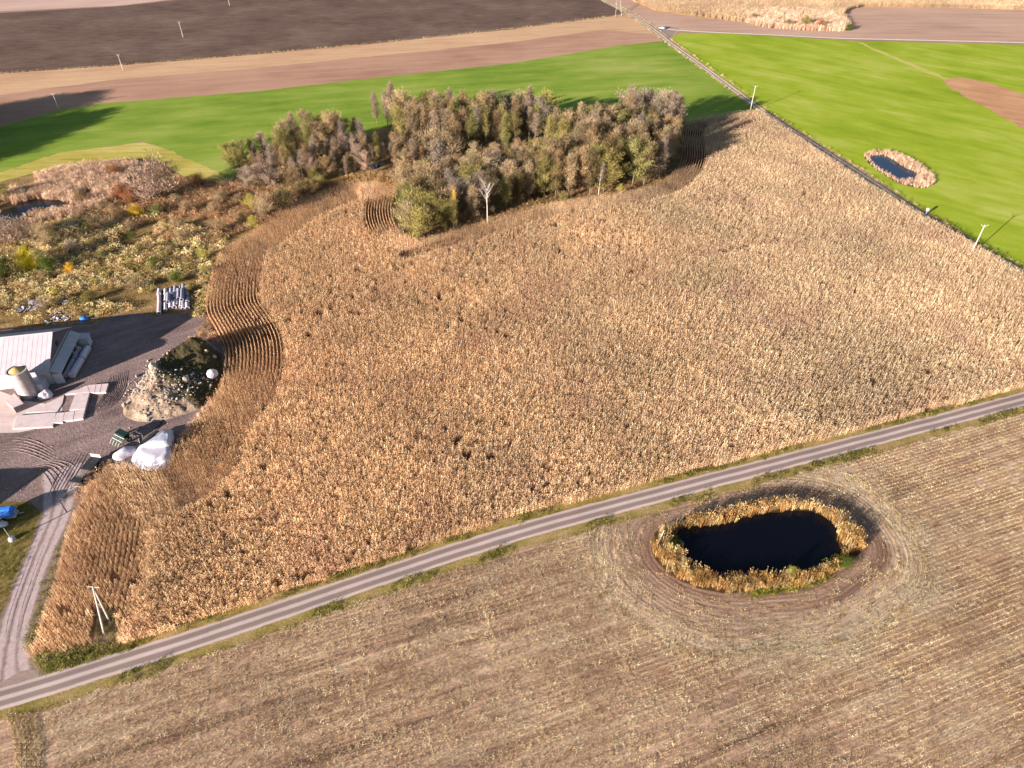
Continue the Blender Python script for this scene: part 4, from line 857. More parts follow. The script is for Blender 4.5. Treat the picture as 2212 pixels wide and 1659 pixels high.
# two white tubes lying by the wall
def lying_tube(px0, px1, r, label, mats=(M_plastic,), z=None):
    a = Vector((*G(*px0, r), r + .05)); c = Vector((*G(*px1, r), r + .05)); d = c - a; e = empty('white_tube', (a.x, a.y, 0.05), math.atan2(d.y, d.x), label, 'tube', 'white tubes beside the barn')
    Ln = d.length; bb = MB(); bb.tube([(0, 0, r), (Ln, 0, r)], r, 18); bb.build('tube_body', mats[0], e, True)
    bb = MB(); bb.tube([(-.12, 0, r), (-.001, 0, r)], r * 1.08, 18); bb.build('end_cap', M_plastic, e)
    bb = MB(); bb.tube([(Ln * .55, 0, r), (Ln * .58, 0, r)], r * 1.05, 18); bb.build('strap', M_concd, e)
lying_tube((141, 812), (172, 752), .55, 'thinner white tube lying beside the barn lean-to, nearer the wall')
lying_tube((156, 810), (190, 752), .8, 'thicker white tube lying beside the barn lean-to, farther from the wall')
# ------- silo
sx, sy = G(66, 853); silo = empty('grain_silo', (sx, sy, .06), 0, 'round pale grain silo with open top full of yellow grain', 'silo')
r = 1.95; hS = 7.0
prof = []
for k in range(33): prof += [(r + (.05 if k % 2 else 0), .1 + hS * k / 33)]
b = MB(); b.lathe(prof + [(r, hS), (r - .12, hS), (r - .12, hS - .8)], 40); b.build('silo_wall', simple('silo_sheet', RGB(214, 196, 190, .9), .5, .4, var=.12, vs=1), silo)
b = MB(); b.lathe([(r - .13, hS - .25), (r * .6, hS + .2), (r * .25, hS + .5), (.05, hS + .6)], 28); b.build('grain', M_grain, silo, True)
b = MB(); b.lathe([(r + .12, hS - .15), (r + .12, hS + .08), (r - .14, hS + .08), (r - .14, hS - .15)], 40); b.build('rim', M_plastic, silo)
b = MB()
for k in range(17): b.box((r + .3, 0, .4 + k * .38), (.04, .5, .04))
for s in (-.25, .25): b.box((r + .3, s, hS / 2), (.05, .05, hS - .2))
b.build('ladder', M_concd, silo)
b = MB()
for k in range(6): a = k * math.pi / 3 + .3; b.box(((r + .05) * math.cos(a), (r + .05) * math.sin(a), .35), (.35, .35, .7), a)
b.build('foot', M_concd, silo)
# feed hatch box, bags
def prism_thing(name, px, dims, rz, mat, label, cat, z=0.06, lid=None):
    e = empty(name, (*G(*px), z), rz, label, cat); b = MB(); b.box((0, 0, dims[2] / 2), dims); b.build('body', mat, e)
    b = MB(); b.box((0, 0, dims[2] + .07), (dims[0] + .2, dims[1] + .2, .14)); b.build('lid', lid or M_plastic, e); return e
prism_thing('storage_box', (91, 841), (2.6, 3.4, 2.4), rz, M_wall, 'white storage shed with flat lid between the silo and the barn', 'shed')
def lump(name, xy, dims, mat, label, cat, seed=1, group=None, rz=0.0, rough=.25, parent=None, z=0.05, sub=3, link_e=True, flat=.0):
    bm = bmesh.new(); bmesh.ops.create_icosphere(bm, subdivisions=sub, radius=1.0); r = random.Random(seed); o1, o2 = r.uniform(0, 50), r.uniform(0, 50)
    for v in bm.verts:
        n = float(noise(v.co.x * 1.3 + v.co.z, v.co.y * 1.3 - v.co.z * .7, 1.2, o1)) - .5; n2 = float(noise(v.co.x * 3 + v.co.z * 2, v.co.y * 3 + v.co.z, 1.5, o2)) - .5
        v.co *= 1 + rough * 1.4 * n + rough * .6 * n2
        if v.co.z < -.35: v.co.z = -.35
        v.co.x *= dims[0] / 2; v.co.y *= dims[1] / 2; v.co.z = (v.co.z + .35) * dims[2] / 1.35
    me = bpy.data.meshes.new(name); bm.to_mesh(me); bm.free(); me.materials.append(mat)
    if sub > 2: me.shade_smooth()
    o = bpy.data.objects.new(name, me); COL.objects.link(o); o.location = (xy[0], xy[1], z); o.rotation_euler = (0, 0, rz)
    return tag(o, label, cat, group)
lump('feed_bag', G(101, 858), (2.6, 2.2, 1.7), M_plastic, 'lumpy white bag standing right of the silo foot', 'bag', 3, rough=.45)
# low concrete wall block under the silo
e = empty('concrete_wall', (*G(34, 890), .06), 0, 'low dark concrete wall in front of the silo foot', 'wall'); pw = [G(18, 878), G(38, 862), G(58, 884), G(36, 893)]
b = MB(); c0 = G(34, 890); pv = [(q[0] - c0[0], q[1] - c0[1]) for q in pw]; b.add([(x, y, 0) for x, y in pv] + [(x * .96, y * .96, 1.5) for x, y in pv], [(0, 1, 5, 4), (1, 2, 6, 5), (2, 3, 7, 6), (3, 0, 4, 7), (4, 5, 6, 7)]); b.build('wall_body', M_concd, e)
b = MB(); b.add([(x * 1.02, y * 1.02, 1.502) for x, y in pv] + [(x * 1.02, y * 1.02, 1.6) for x, y in pv], [(0, 1, 5, 4), (1, 2, 6, 5), (2, 3, 7, 6), (3, 0, 4, 7), (4, 5, 6, 7)]); b.build('coping', M_conc, e)
# concrete slabs
def slab(pts, h, label, grp='concrete slabs in the farmyard'):
    q = [G(*p, h) for p in pts]; cx = sum(a[0] for a in q) / 4; cy = sum(a[1] for a in q) / 4
    b = MB(); v = [(x - cx, y - cy) for x, y in q]; b.add([(x, y, 0) for x, y in v] + [(x, y, h - .03) for x, y in v] + [(x * .985, y * .985, h) for x, y in v], [(0, 1, 5, 4), (1, 2, 6, 5), (2, 3, 7, 6), (3, 0, 4, 7), (4, 5, 9, 8), (5, 6, 10, 9), (6, 7, 11, 10), (7, 4, 8, 11), (8, 9, 10, 11)])
    o = b.build('concrete_slab', M_conc, None); o.location = (cx, cy, .06); tag(o, label, 'slab', grp); return o
S = lambda *a: [(x * .2480, 576 + y * .2480) for x, y in a]
slab(S((145, 1300), (490, 1270), (460, 1395), (110, 1410)), .35, 'long concrete slab at the bottom of the slab corner, left end')
slab(S((494, 1276), (560, 1270), (545, 1355), (460, 1362)), .45, 'short concrete slab next to the long bottom one')
slab(S((564, 1268), (650, 1258), (635, 1335), (549, 1345)), .5, 'third concrete slab of the bottom row, counted from the long one')
slab(S((654, 1257), (742, 1243), (722, 1322), (639, 1334)), .5, 'corner concrete slab, lowest right of the slab group')
slab(S((655, 1110), (780, 1100), (742, 1240), (604, 1252)), .5, 'large upright-running concrete slab above the corner one')
slab(S((690, 1065), (760, 1035), (782, 1096), (658, 1106)), .5, 'slanted concrete slab joining the upper row and the large slab')
slab(S((764, 1034), (835, 1026), (822, 1100), (786, 1098)), .5, 'concrete slab of the upper row, leftmost')
slab(S((838, 1026), (885, 1022), (868, 1097), (826, 1100)), .5, 'narrow concrete slab in the middle of the upper row')
slab(S((889, 1022), (945, 1018), (921, 1092), (872, 1097)), .5, 'concrete slab at the right end of the upper row')
slab(S((565, 1113), (600, 1090), (688, 1068), (655, 1106)), .35, 'thin concrete slab at the left end of the upper row')
slab(S((230, 1272), (560, 1118), (545, 1190), (500, 1262)), .12, 'flat worn concrete slab inside the slab corner')
# second barn beyond the left edge (its shadow lies on the yard)
tip = Vector((*G(112, 975), 0)); hb = 7.0; q = tip - u * hb / math.tan(SUN_EL)
e = empty('barn', (q.x - 7, q.y - 6, 0), R(5), 'white barn beyond the left edge throwing the dark shadow on the lower yard', 'barn')
b = MB(); b.box((0, 0, 2.5), (16, 12, 5)); b.build('wall', M_wall, e)
b = MB(); b.add([(-8.4, -6.5, 4.9), (8.4, -6.5, 4.9), (8.4, 6.5, 4.9), (-8.4, 6.5, 4.9), (-8.4, 0, 7.4), (8.4, 0, 7.4)], [(0, 1, 5, 4), (2, 3, 4, 5), (1, 2, 5), (3, 0, 4), (3, 2, 1, 0)]); b.build('roof', M_roofgrey, e)
for tip, hg, wd in (((165, 1062), 7, 1.0), ((140, 1072), 7, 1.0), ((112, 1086), 7.5, 1.0), ((80, 1100), 8, 1.0)):
    q = Vector((*G(*tip), 0)) - u * hg / math.tan(SUN_EL)
    tree('deciduous_tree', 'broad', (q.x, q.y), hg, 'brown', 'dense brown tree beyond the left edge shading the farm lane', 'tree', 'trees beyond the left edge by the lane', width=wd)

# ------------------------------------------------------------------ rubble mound
c0 = Vector((*G(362, 838), 0)); ridge = PG([(352, 850), (350, 822), (372, 804), (400, 790), (430, 778)])
nx, ny = 90, 84; xs = np.linspace(-15, 17, nx); ys = np.linspace(-13, 19, ny); X, Y = np.meshgrid(xs, ys); P = np.c_[X.ravel() + c0.x, Y.ravel() + c0.y]
foot = chaikin(PG([(262, 893), (275, 865), (300, 830), (340, 800), (380, 778), (420, 742), (450, 735), (478, 762), (484, 800), (478, 838), (440, 880), (400, 895), (350, 910), (290, 912)]), 2, True)
df = dist_line(P, foot, True); df[~inside(P, foot)] = 0; dr = dist_line(P, np.array(ridge)); prof = df / (df + dr + .3)
rt = np.clip(((P - np.array(ridge[0])) @ (np.array(ridge[-1]) - np.array(ridge[0]))) / ((np.array(ridge[-1]) - np.array(ridge[0])) ** 2).sum(), 0, 1)
Z = (4.6 + 2.6 * rt) * prof ** .9 * (.82 + .36 * noise(P[:, 0], P[:, 1], .22, 12)) + (noise(P[:, 0], P[:, 1], .6, 3) - .5) * .7 * (prof > .02) * np.minimum(1, df) + (noise(P[:, 0], P[:, 1], 1.6, 7) - .5) * .4 * np.minimum(1, df) + (noise(P[:, 0], P[:, 1], 2.9, 2) - .5) * .12 * np.minimum(1, df)
Zg = np.where(df > 0, Z + .05, .0)
t = NT('mound_earth', .95, .08); p = t.pos(); n = t.noise(p, .22, 4, .65); f = t.noise(p, 2.4, 4, .8)
wd_ = t.n('Attribute', attribute_name='weedy_shade')
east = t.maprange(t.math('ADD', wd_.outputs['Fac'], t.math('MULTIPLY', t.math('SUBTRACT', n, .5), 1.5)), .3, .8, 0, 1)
c = t.ramp(n, [(.35, RGB(126, 104, 84)), (.5, RGB(162, 138, 118)), (.65, RGB(188, 164, 142))]); c = t.mix(east, c, RGB(84, 74, 52)); c = t.mix(1.0, c, t.maprange(f, .3, .7, .65, 1.35), 'MULTIPLY'); t.bump(f, .9, .25); M_mound = t.out(c)  # earth painted darker over the mound's shade side, together with its weeds
fa = [(j * nx + i, j * nx + i + 1, (j + 1) * nx + i + 1, (j + 1) * nx + i) for j in range(ny - 1) for i in range(nx - 1) if df[j * nx + i] > 0 or df[j * nx + i + 1] > 0 or df[(j + 1) * nx + i] > 0 or df[(j + 1) * nx + i + 1] > 0]
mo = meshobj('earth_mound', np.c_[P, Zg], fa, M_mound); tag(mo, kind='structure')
WEEDY_SHADE = np.array(PG([(356, 806), (430, 752), (478, 764), (486, 800), (478, 838), (440, 885), (400, 872), (362, 850)])); dw = dist_line(P, WEEDY_SHADE, True); dw[inside(P, WEEDY_SHADE)] *= -1
a = mo.data.attributes.new('weedy_shade', 'FLOAT', 'POINT'); a.data.foreach_set('value', np.clip(.5 - dw * .5, 0, 1).astype(np.float32))
bm = bmesh.new(); bm.from_mesh(mo.data); bmesh.ops.delete(bm, geom=[v for v in bm.verts if not v.link_faces], context='VERTS'); bm.to_mesh(mo.data); bm.free()
def mz(x, y):
    i = int(round((x - c0.x + 15) / 32 * (nx - 1))); j = int(round((y - c0.y + 13) / 32 * (ny - 1)))
    return float(Zg[j * nx + i]) if 0 <= i < nx and 0 <= j < ny else .05
M_stone = simple('pale_rubble', RGB(206, 186, 166, .9), .9, .1, var=.2, vs=3); M_stoneg = simple('grey_rubble', RGB(150, 146, 152, .9), .9, .1, var=.2, vs=3)
def stone_proto(i, mat):
    bm = bmesh.new(); bmesh.ops.create_icosphere(bm, subdivisions=1, radius=.5)
    for v in bm.verts: v.co *= rnd.uniform(.7, 1.2); v.co.z *= .7
    me = bpy.data.meshes.new('stone'); bm.to_mesh(me); bm.free(); me.materials.append(mat); return bpy.data.objects.new('stone', me)
ST_C = protocol([stone_proto(i, M_stone) for i in range(5)] + [stone_proto(i, M_stoneg) for i in range(2)], 'stone_protos')
# small rubble poured down the mound
Q = np.vstack([np.array(G(*p_)) + RS.randn(n_, 2) * s_ for p_, n_, s_ in (((318, 826), 220, 1.5), ((345, 800), 180, 1.6), ((300, 850), 160, 1.5), ((350, 840), 90, 1.5), ((400, 850), 130, 2.2), ((425, 835), 110, 1.8), ((385, 775), 60, 1.5), ((420, 755), 50, 1.5), ((330, 895), 50, 2.4), ((360, 868), 70, 1.6))])
scatter('rubble', Q, np.array([mz(a, b_) + .08 for a, b_ in Q]), RS.rand(len(Q)) * 6.28, .14 + .62 * RS.rand(len(Q)) ** 2.4, ST_C, 'loose pale rubble poured over the earth mound', 'rubble', tilt=.6)
BR = [((459, 811), 2.4, 'largest white boulder on the shaded right side of the mound'), ((468, 785), 1.1, 'small pale boulder above the largest one on the mound'), ((452, 775), .9, 'flat pale stone high on the shaded side of the mound'), ((406, 831), 1.7, 'grey boulder low in the middle of the mound shade'), ((343, 822), 1.7, 'pale boulder at the crest of the mound, sunny side'),
      ((427, 886), 1.2, 'pale boulder at the near right foot of the mound'), ((435, 874), .8, 'small boulder beside the near right foot of the mound'), ((271, 880), 1.3, 'angular block at the left foot of the mound'), ((358, 767), 1.1, 'pale block at the upper end of the rubble streak'), ((296, 812), .9, 'pale stone half way along the sunny rubble streak'), ((325, 786), 1.0, 'reddish stone near the top of the rubble streak')]
for i, (px, s_, lb) in enumerate(BR):
    x, y = G(*px, 1.5 if 300 < px[0] < 465 else .2); lump('boulder', (x, y), (s_, s_ * .8, s_ * .8), M_stone if i % 3 else M_plastic if i == 0 else M_stone, lb, 'boulder', i + 20, 'boulders on the mound', rnd.uniform(0, 6), .3, z=mz(x, y) - .05, sub=2)
Q = fill(WEEDY_SHADE, 1.15); scatter('mound_weeds', Q, np.array([mz(a, b_) for a, b_ in Q]), RS.rand(len(Q)) * 6.28, .35 + .45 * RS.rand(len(Q)), GRASS_C, 'dark weeds covering the shaded side of the mound', 'weeds')
Q = np.vstack([fill(np.array(PG([(400, 745), (450, 690), (478, 740), (450, 735), (420, 742)])), .8), fill(np.array(PG([(160, 1040), (205, 1000), (250, 1000), (190, 1060), (168, 1095)])), .9)])
scatter('yard_weeds', Q, .05, RS.rand(len(Q)) * 6.28, .5 + .5 * RS.rand(len(Q)), RUST_C, 'brown weeds along the yard edge of the maize field', 'weeds')
# wheel ruts in the yard: soft earth ridges
def ridges(lines, name, r=.11):
    b = MB()
    for ln in lines:
        L = resample(chaikin(PG(ln), 2), .5); n = len(L)
        b.tube([(q[0] + rnd.uniform(-.04, .04), q[1] + rnd.uniform(-.04, .04), .03) for q in L], [r * (.35 + .65 * math.sin(math.pi * min(1, max(0, i / (n - 1))))) * rnd.uniform(.7, 1.2) for i in range(n)], 6)
    return tag(b.build(name, Myard), kind='structure')
ln = []
for k in range(11): o_ = k * 4.6; ln.append([(184 + o_ * .9, 896 - k * .6), (206 + o_, 880 - k * .8), (228 + o_ * .95, 850 - k), (238 + o_ * .85, 812 - k * 1.4)])
for k in range(7): ln.append([(58 + k * 6, 1012 - k * 3), (95 + k * 7, 1018 - k * 4), (118 + k * 9, 1060 - k * 8)])
for k in range(6): ln.append([(100 + k * 7, 1085 - k * 3), (116 + k * 8, 1040), (150 + k * 9, 990 - k * 4)])
for k in range(5): ln.append([(10 + k * 9, 1075 - k * 3), (42 + k * 7, 1052 - k * 5), (66 + k * 8, 1032 - k * 4)])
for k in range(6): ln.append([(0, 948 + k * 6), (40, 944 + k * 6), (80, 952 + k * 7), (120, 975 + k * 6)])
ridges(ln, 'wheel_ruts')
ln = []
for o_ in (3, 12, 27, 36): ln.append([(4 + o_, 1430), (14 + o_ * .9 + rnd.uniform(-2, 2), 1340), (48 + o_ * .9 + rnd.uniform(-2, 2), 1240), (88 + o_ * .8, 1140)])
ridges(ln, 'lane_ruts', .05)

# ------------------------------------------------------------------ pipe stack
M_pipe = simple('grey_pipe_concrete', RGB(176, 170, 186, .9), .8, .2, var=.14, vs=2); M_pipew = simple('pale_pipe_concrete', RGB(222, 208, 216, .95), .8, .2, var=.1, vs=2)
def pipe_obj(px0, px1, r, mat, label, z=0.0):
    a = Vector((*G(*px0, r + z), r + z)); c = Vector((*G(*px1, r + z), r + z)); d = c - a; L = d.length; e = empty('concrete_pipe', a, math.atan2(d.y, d.x), label, 'pipe', 'concrete pipes stacked at the edge of the weeds')
    b = MB(); n = 18; prof = [(r * 1.14, 0), (r * 1.14, .35), (r, .45), (r, L), (r * .78, L), (r * .78, 0), (r * 1.14, 0)]
    M = Matrix.Rotation(R(90), 4, 'Y'); v = []; f = []
    for rr, zz in prof:
        for k in range(n): q = M @ Vector((rr * math.cos(2 * math.pi * k / n), rr * math.sin(2 * math.pi * k / n), zz)); v.append(tuple(q))
    for i in range(len(prof) - 1):
        for k in range(n): f.append((i * n + k, i * n + (k + 1) % n, (i + 1) * n + (k + 1) % n, (i + 1) * n + k))
    b.add(v, f); b.build('pipe_barrel', mat, e, False)
PC = lambda x, y: (550 / 1.8228 + x * .0868, 1050 / 1.8228 + y * .0868)
rows = [(485, [(1160, 900), (905, 705), (700, 560)], 'first'), (640, [(1080, 900), (860, 700), (700, 560)], 'second'), (770, [(1030, 880), (870, 700), (690, 540)], 'third'), (870, [(1010, 830), (800, 640), (640, 480)], 'fourth'), (930, [(960, 780), (770, 560)], 'fifth'), (1010, [(1000, 820), (800, 640), (620, 480)], 'sixth'), (1075, [(1050, 830), (830, 600), (590, 440)], 'seventh'), (1180, [(1040, 900), (880, 750), (740, 480)], 'eighth')]
pos = ['near', 'middle', 'far']
for x, sg_, nm in rows:
    for k, (y0, y1) in enumerate(sg_):
        jx = rnd.uniform(-8, 8); pipe_obj(PC(x + jx, y0), PC(x + jx + rnd.uniform(-8, 14), y1 + 12), rnd.choice((.42, .48, .52)), M_pipew if (x < 700 or k == 0) else M_pipe, f'{pos[k]} concrete pipe in the {nm} row of the pipe stack, counted from the left')
for x, y0, y1 in ((700, 880, 660), (960, 790, 560), (1045, 820, 560)):
    pipe_obj(PC(x, y0), PC(x + 10, y1), .42, M_pipe, {700: 'pipe lying on top of the stack between the second and third rows', 960: 'pipe on top of the stack over the fifth row', 1045: 'pipe on top of the stack over the sixth and seventh rows'}[x], z=.85)

# ------------------------------------------------------------------ wrapped heaps, machines, scrap
e = empty('silage_heap', (*G(330, 1003), .05), 0, 'large white plastic covered heap with a stepped top at the maize edge', 'heap')
def heap_part(name, mat, pts_levels, parent, origin, smooth=False):
    b = MB(); n = len(pts_levels[0][0]); v = []; f = []
    for pts_, z in pts_levels:
        for (x, y) in pts_: q = G(x, y, z); v.append((q[0] - origin[0], q[1] - origin[1], z))
    for i in range(len(pts_levels) - 1):
        for k in range(n): f.append((i * n + k, i * n + (k + 1) % n, (i + 1) * n + (k + 1) % n, (i + 1) * n + k))
    f.append(tuple((len(pts_levels) - 1) * n + k for k in range(n))); b.add(v, f); o = b.build(name, mat, parent, smooth)
    bm = bmesh.new(); bm.from_mesh(o.data); bmesh.ops.triangulate(bm, faces=[q for q in bm.faces if len(q.verts) > 4]); bmesh.ops.subdivide_edges(bm, edges=bm.edges[:], cuts=3, use_grid_fill=True)
    for vv in bm.verts:
        n_ = float(noise(vv.co.x, vv.co.y + vv.co.z, .9, 3)) - .5; n2 = float(noise(vv.co.x * 2, vv.co.y * 2 - vv.co.z, 1.4, 8)) - .5
        if vv.co.z > .1: vv.co += Vector((n_, n2, n_ * .6)) * .32
    bmesh.ops.recalc_face_normals(bm, faces=bm.faces); bm.to_mesh(o.data); bm.free(); o.data.shade_smooth(); return o
org = G(330, 1003)
heap_part('lower_cover', M_plastic, [([(284, 996), (300, 1012), (330, 1018), (360, 1012), (376, 990), (374, 968), (340, 962), (300, 970)], 0), ([(286, 986), (302, 1000), (330, 1005), (358, 1000), (372, 982), (370, 962), (340, 956), (302, 962)], 1.1), ([(296, 978), (308, 986), (330, 990), (352, 986), (366, 975), (366, 960), (340, 956), (308, 960)], 1.9)], e, org)
heap_part('upper_cover', simple('grey_white_plastic', RGB(206, 206, 222, .8), .45, .4, var=.08), [([(300, 966), (320, 972), (350, 972), (374, 968), (378, 950), (374, 930), (355, 928), (325, 945)], .5), ([(306, 962), (324, 967), (350, 967), (370, 962), (374, 946), (370, 930), (352, 932), (330, 946)], 2.2), ([(330, 952), (340, 955), (352, 955), (364, 950), (366, 942), (362, 934), (354, 936), (342, 944)], 3.4)], e, org)
b = MB(); q = [G(*p_, z_) for p_, z_ in (((300, 963), .4), ((336, 934), 2.4), ((343, 934), 2.8), ((309, 964), 1.4))]; zz = (.4, 2.4, 2.8, 1.4)
b.add([(q[i][0] - org[0] - .2, q[i][1] - org[1] + .3, zz[i] + .15) for i in range(4)] + [(q[i][0] - org[0], q[i][1] - org[1] + .5, zz[i] - .1) for i in range(4)], [(0, 1, 2, 3), (7, 6, 5, 4), (0, 3, 7, 4), (2, 1, 5, 6), (1, 0, 4, 5), (3, 2, 6, 7)]); b.build('opening_shade', simple('opening_shade_black', (.004, .009, .009, 1), .7, .2), e)  # thin near-black sheet stands in for the shade inside the heap's opening
lump('wrapped_heap', G(271, 985), (4.6, 2.6, 1.9), M_plastic, 'small white wrapped heap left of the large one', 'heap', 9, rz=R(40), rough=.3)
def rope(pts_, r, mat, name, label, cat):
    b = MB(); b.tube([(*G(x, y, z), z) for x, y, z in pts_], r, 6); o = b.build(name, mat); return tag(o, label, cat)
rope([(284, 938.5, .15), (292, 941, .15), (308, 941.5, .2)], .07, M_polec, 'hose', 'pale hose running to the top left of the large white heap', 'hose')
rope([(299.5, 941, .12), (300.5, 952, .12), (304, 962, .12)], .07, M_polec, 'hose', 'second pale hose bent down beside the large white heap', 'hose')
rope([(310, 943, .3), (330, 930, .3), (345, 918, .2), (352, 905, .1)], .08, M_black, 'hose', 'black hose curving up from the large white heap', 'hose')
# disc harrow (green and white frame)
def wheel(x, y, r, wd, parent):
    b = MB(); b.tube([(x, y - wd / 2, r), (x, y + wd / 2, r)], r, 18); wv = b.build('wheel', M_tyre, parent); b = MB(); b.tube([(x, y - wd / 2 - .02, r), (x, y + wd / 2 + .02, r)], r * .5, 12); b.build('rim', M_ltg, wv)
e = empty('seed_drill', (*G(262, 954), .05), R(62), 'green farm implement with pale frame bars standing in the yard', 'implement')
b = MB(); b.box((.9, 0, 1.3), (1.1, 2.4, .9), taper=1.2); b.build('hopper', M_grn, e); b = MB(); b.box((.9, 0, 1.82), (1.3, 2.8, .06)); b.build('hopper_lid', M_grn, e)
b = MB()
for y in (-1.2, -.4, .4, 1.2): b.tube([(.5, y, 1.0), (-1.0, y, .9), (-1.7, y, .25)], .07, 6)
b.tube([(-.6, -1.5, .95), (-.6, 1.5, .95)], .08, 6); b.tube([(.1, -1.5, 1.3), (.1, 1.5, 1.3)], .08, 6); b.tube([(1.4, 0, .7), (2.6, 0, .5)], .09, 6); b.build('frame', M_ltg, e)
wheel(.9, -1.55, .55, .3, e); wheel(.9, 1.55, .55, .3, e)
# dark flatbed trailer
e = empty('flatbed_trailer', (*G(190, 1022), .05), math.atan2(*(np.array(G(212, 996)) - np.array(G(168, 1046)))[::-1]), 'long black flatbed trailer at the corner of the maize field', 'trailer')
b = MB(); b.box((1.6, 0, 1.0), (3.4, 2.3, .28)); b.box((-2.6, 0, .95), (1.6, 2.1, .26)); b.build('bed', M_black, e)
b = MB()
for y in (-.6, -.2, .2, .6): b.box((-.9, y, 1.06), (2.4, .08, .1))
b.box((3.35, 0, 1.5), (.1, 2.2, .9)); b.build('rack_bar', M_polec, e)
b = MB(); b.tube([(-3.4, .5, .9), (-4.8, 0, .6)], .08, 6); b.tube([(-3.4, -.5, .9), (-4.8, 0, .6)], .08, 6); b.build('drawbar', M_concd, e)
for x in (1.0, 2.0):
    for y in (-1.25, 1.25): wheel(x, y, .48, .3, e)
wheel(-2.6, -1.1, .45, .25, e); wheel(-2.6, 1.1, .45, .25, e)
rope([(150, 1053.5, .1), (158, 1050, .15), (174, 1051, .15)], .07, M_polec, 'steel_bar', 'pale bar lying behind the black trailer', 'bar')
# blue container by the left edge
e = empty('water_bowser', (*G(18, 1116), .05), R(12), 'blue covered water tank on a small cart at the left edge', 'tank')
b = MB(); n = 10; sec = [(math.cos(a) * 1.15, math.sin(a) * .95 + 1.35) for a in [math.pi * 2 * k / n for k in range(n)]]; b.add([(x, y, z) for x in (-1.5, 1.2) for y, z in sec], [(k, (k + 1) % n, n + (k + 1) % n, n + k) for k in range(n)] + [tuple(range(n))[::-1], tuple(range(n, 2 * n))]); b.build('tank', M_blue, e)
b = MB(); b.box((0, 0, .38), (3.4, 1.8, .14)); b.tube([(1.6, 0, .4), (2.9, 0, .5)], .07, 6); b.tube([(1.5, -.6, .5), (1.9, -.6, 1.6), (1.9, .6, 1.6), (1.5, .6, .5)], .06, 6); b.build('frame', M_polec, e); wheel(-.4, -1.1, .4, .25, e); wheel(-.4, 1.1, .4, .25, e)
lump('wrapped_bale', G(7, 1135), (1.9, 1.3, .8), M_plastic, 'white wrapped bundle below the blue tank', 'bundle', 12)
# utility posts at the lower left
e = empty('marker_post', (*G(27, 1166), .05), 0, 'short pale concrete post in the grass left of the farm lane', 'post'); b = MB(); b.tube([(0, 0, 0), (0, 0, 3.2)], [.13, .09], 8); b.build('shaft', M_concd, e); b = MB(); b.lathe([(.05, 0), (.6, 0), (.55, .45), (.3, .6), (.02, .62)], 14); b.build('base', M_plastic, e)
e = empty('yard_lamp', (*G(145, 1107), .05), R(10), 'dark lamp post with a short arm beside the farm lane', 'lamp post'); b = MB(); b.tube([(0, 0, 0), (0, 0, 3.6)], [.11, .07], 8); b.build('post', M_black, e); b = MB(); b.tube([(0, 0, 3.6), (.9, 0, 3.85)], .06, 6); b.build('arm', M_black, e); b = MB(); b.box((1.05, 0, 3.85), (.6, .3, .16)); b.build('lamp_head', M_black, e)
# scrap heaps behind the barn
def scrap(px, n, rad, label, seed, long=1.6):
    r = random.Random(seed); e = empty('scrap_heap', (*G(*px), .05), 0, label, 'scrap'); b = MB()
    for k in range(n): a = r.uniform(0, 6.28); q = rad * math.sqrt(r.random()); b.box((q * math.cos(a), q * math.sin(a), .2 + (1 - q / rad) * .9 * r.random()), (r.uniform(.4, long), r.uniform(.1, .6), .06), r.uniform(0, 3.1), r.uniform(-.6, .6), r.uniform(-.5, .5))
    b.build('boards', M_plastic, e); c = MB()
    for k in range(n // 2): a = r.uniform(0, 6.28); q = rad * 1.1 * math.sqrt(r.random()); c.box((q * math.cos(a), q * math.sin(a), .15 + .5 * r.random()), (r.uniform(.3, 1.2), r.uniform(.08, .3), .08), r.uniform(0, 3.1), r.uniform(-.5, .5), r.uniform(-.4, .4))
    c.build('timber', M_wood, e)
scrap((67, 662), 26, 2.6, 'white scrap heap of broken sheets in the weeds, leftmost', 3, 2.2)
scrap((140, 655), 14, 1.5, 'small heap of leaning white scrap behind the bare bush', 4, 2.0)
scrap((125, 688), 34, 3.0, 'heap of broken boards and rubble just behind the barn roof', 5, 1.0)
rope([(150, 700.5, .1), (165, 697, .15), (182, 696, .1)], .09, M_polec, 'timber_pole', 'long pale pole lying behind the barn roof', 'pole')
rope([(196, 688, .1), (212, 687.5, .1)], .09, M_polec, 'timber_pole', 'short pale plank lying at the edge of the yard behind the barn', 'pole')
lump('blue_tarp', G(182, 691), (1.9, 1.5, .8), M_blue, 'crumpled blue tarp beside the pale pole behind the barn', 'tarp', 14, rough=.5)

# ------------------------------------------------------------------ poles, marker, car
def pole(px, h, label, name='utility_pole', arms=True, rz=.0, z0=None):
    xy = G(*px) if z0 is None else z0
    e = empty(name, (xy[0], xy[1], .03), rz, label, 'pole', 'power line poles')
    b = MB(); b.tube([(0, 0, 0), (0, 0, h)], [.17, .11], 8); b.build('shaft', M_polec, e)
    if arms:
        b = MB(); b.tube([(0, 0, h - .5), (-.95, 0, h + .15)], .06, 6); b.tube([(0, 0, h - .5), (.95, 0, h + .15)], .06, 6); b.tube([(0, 0, h - .1), (0, 0, h + .2)], .05, 6); b.build('cross_arm', M_polec, e)
        for x, z in ((-.95, h + .15), (.95, h + .15), (0, h + .2)): b = MB(); b.tube([(x, 0, z), (x, 0, z + .28)], [.07, .05], 8); b.build('insulator', M_concd, e)
    return e
pole((395.6, 80.6), 8.0, 'pale pole in the dark ploughed field'); pole((266, 152), 7.4, 'pale pole on the tan strip near the ploughed edge'); pole((128, 237), 6.8, 'pale pole at the tree shadow on the green field edge')
pole((496, 12), 8.0, 'pale pole cut by the top edge above the ploughed field')
pole((1620, 242), 10.8, 'tall pale pole at the far corner of the maize field beside the dirt lane')
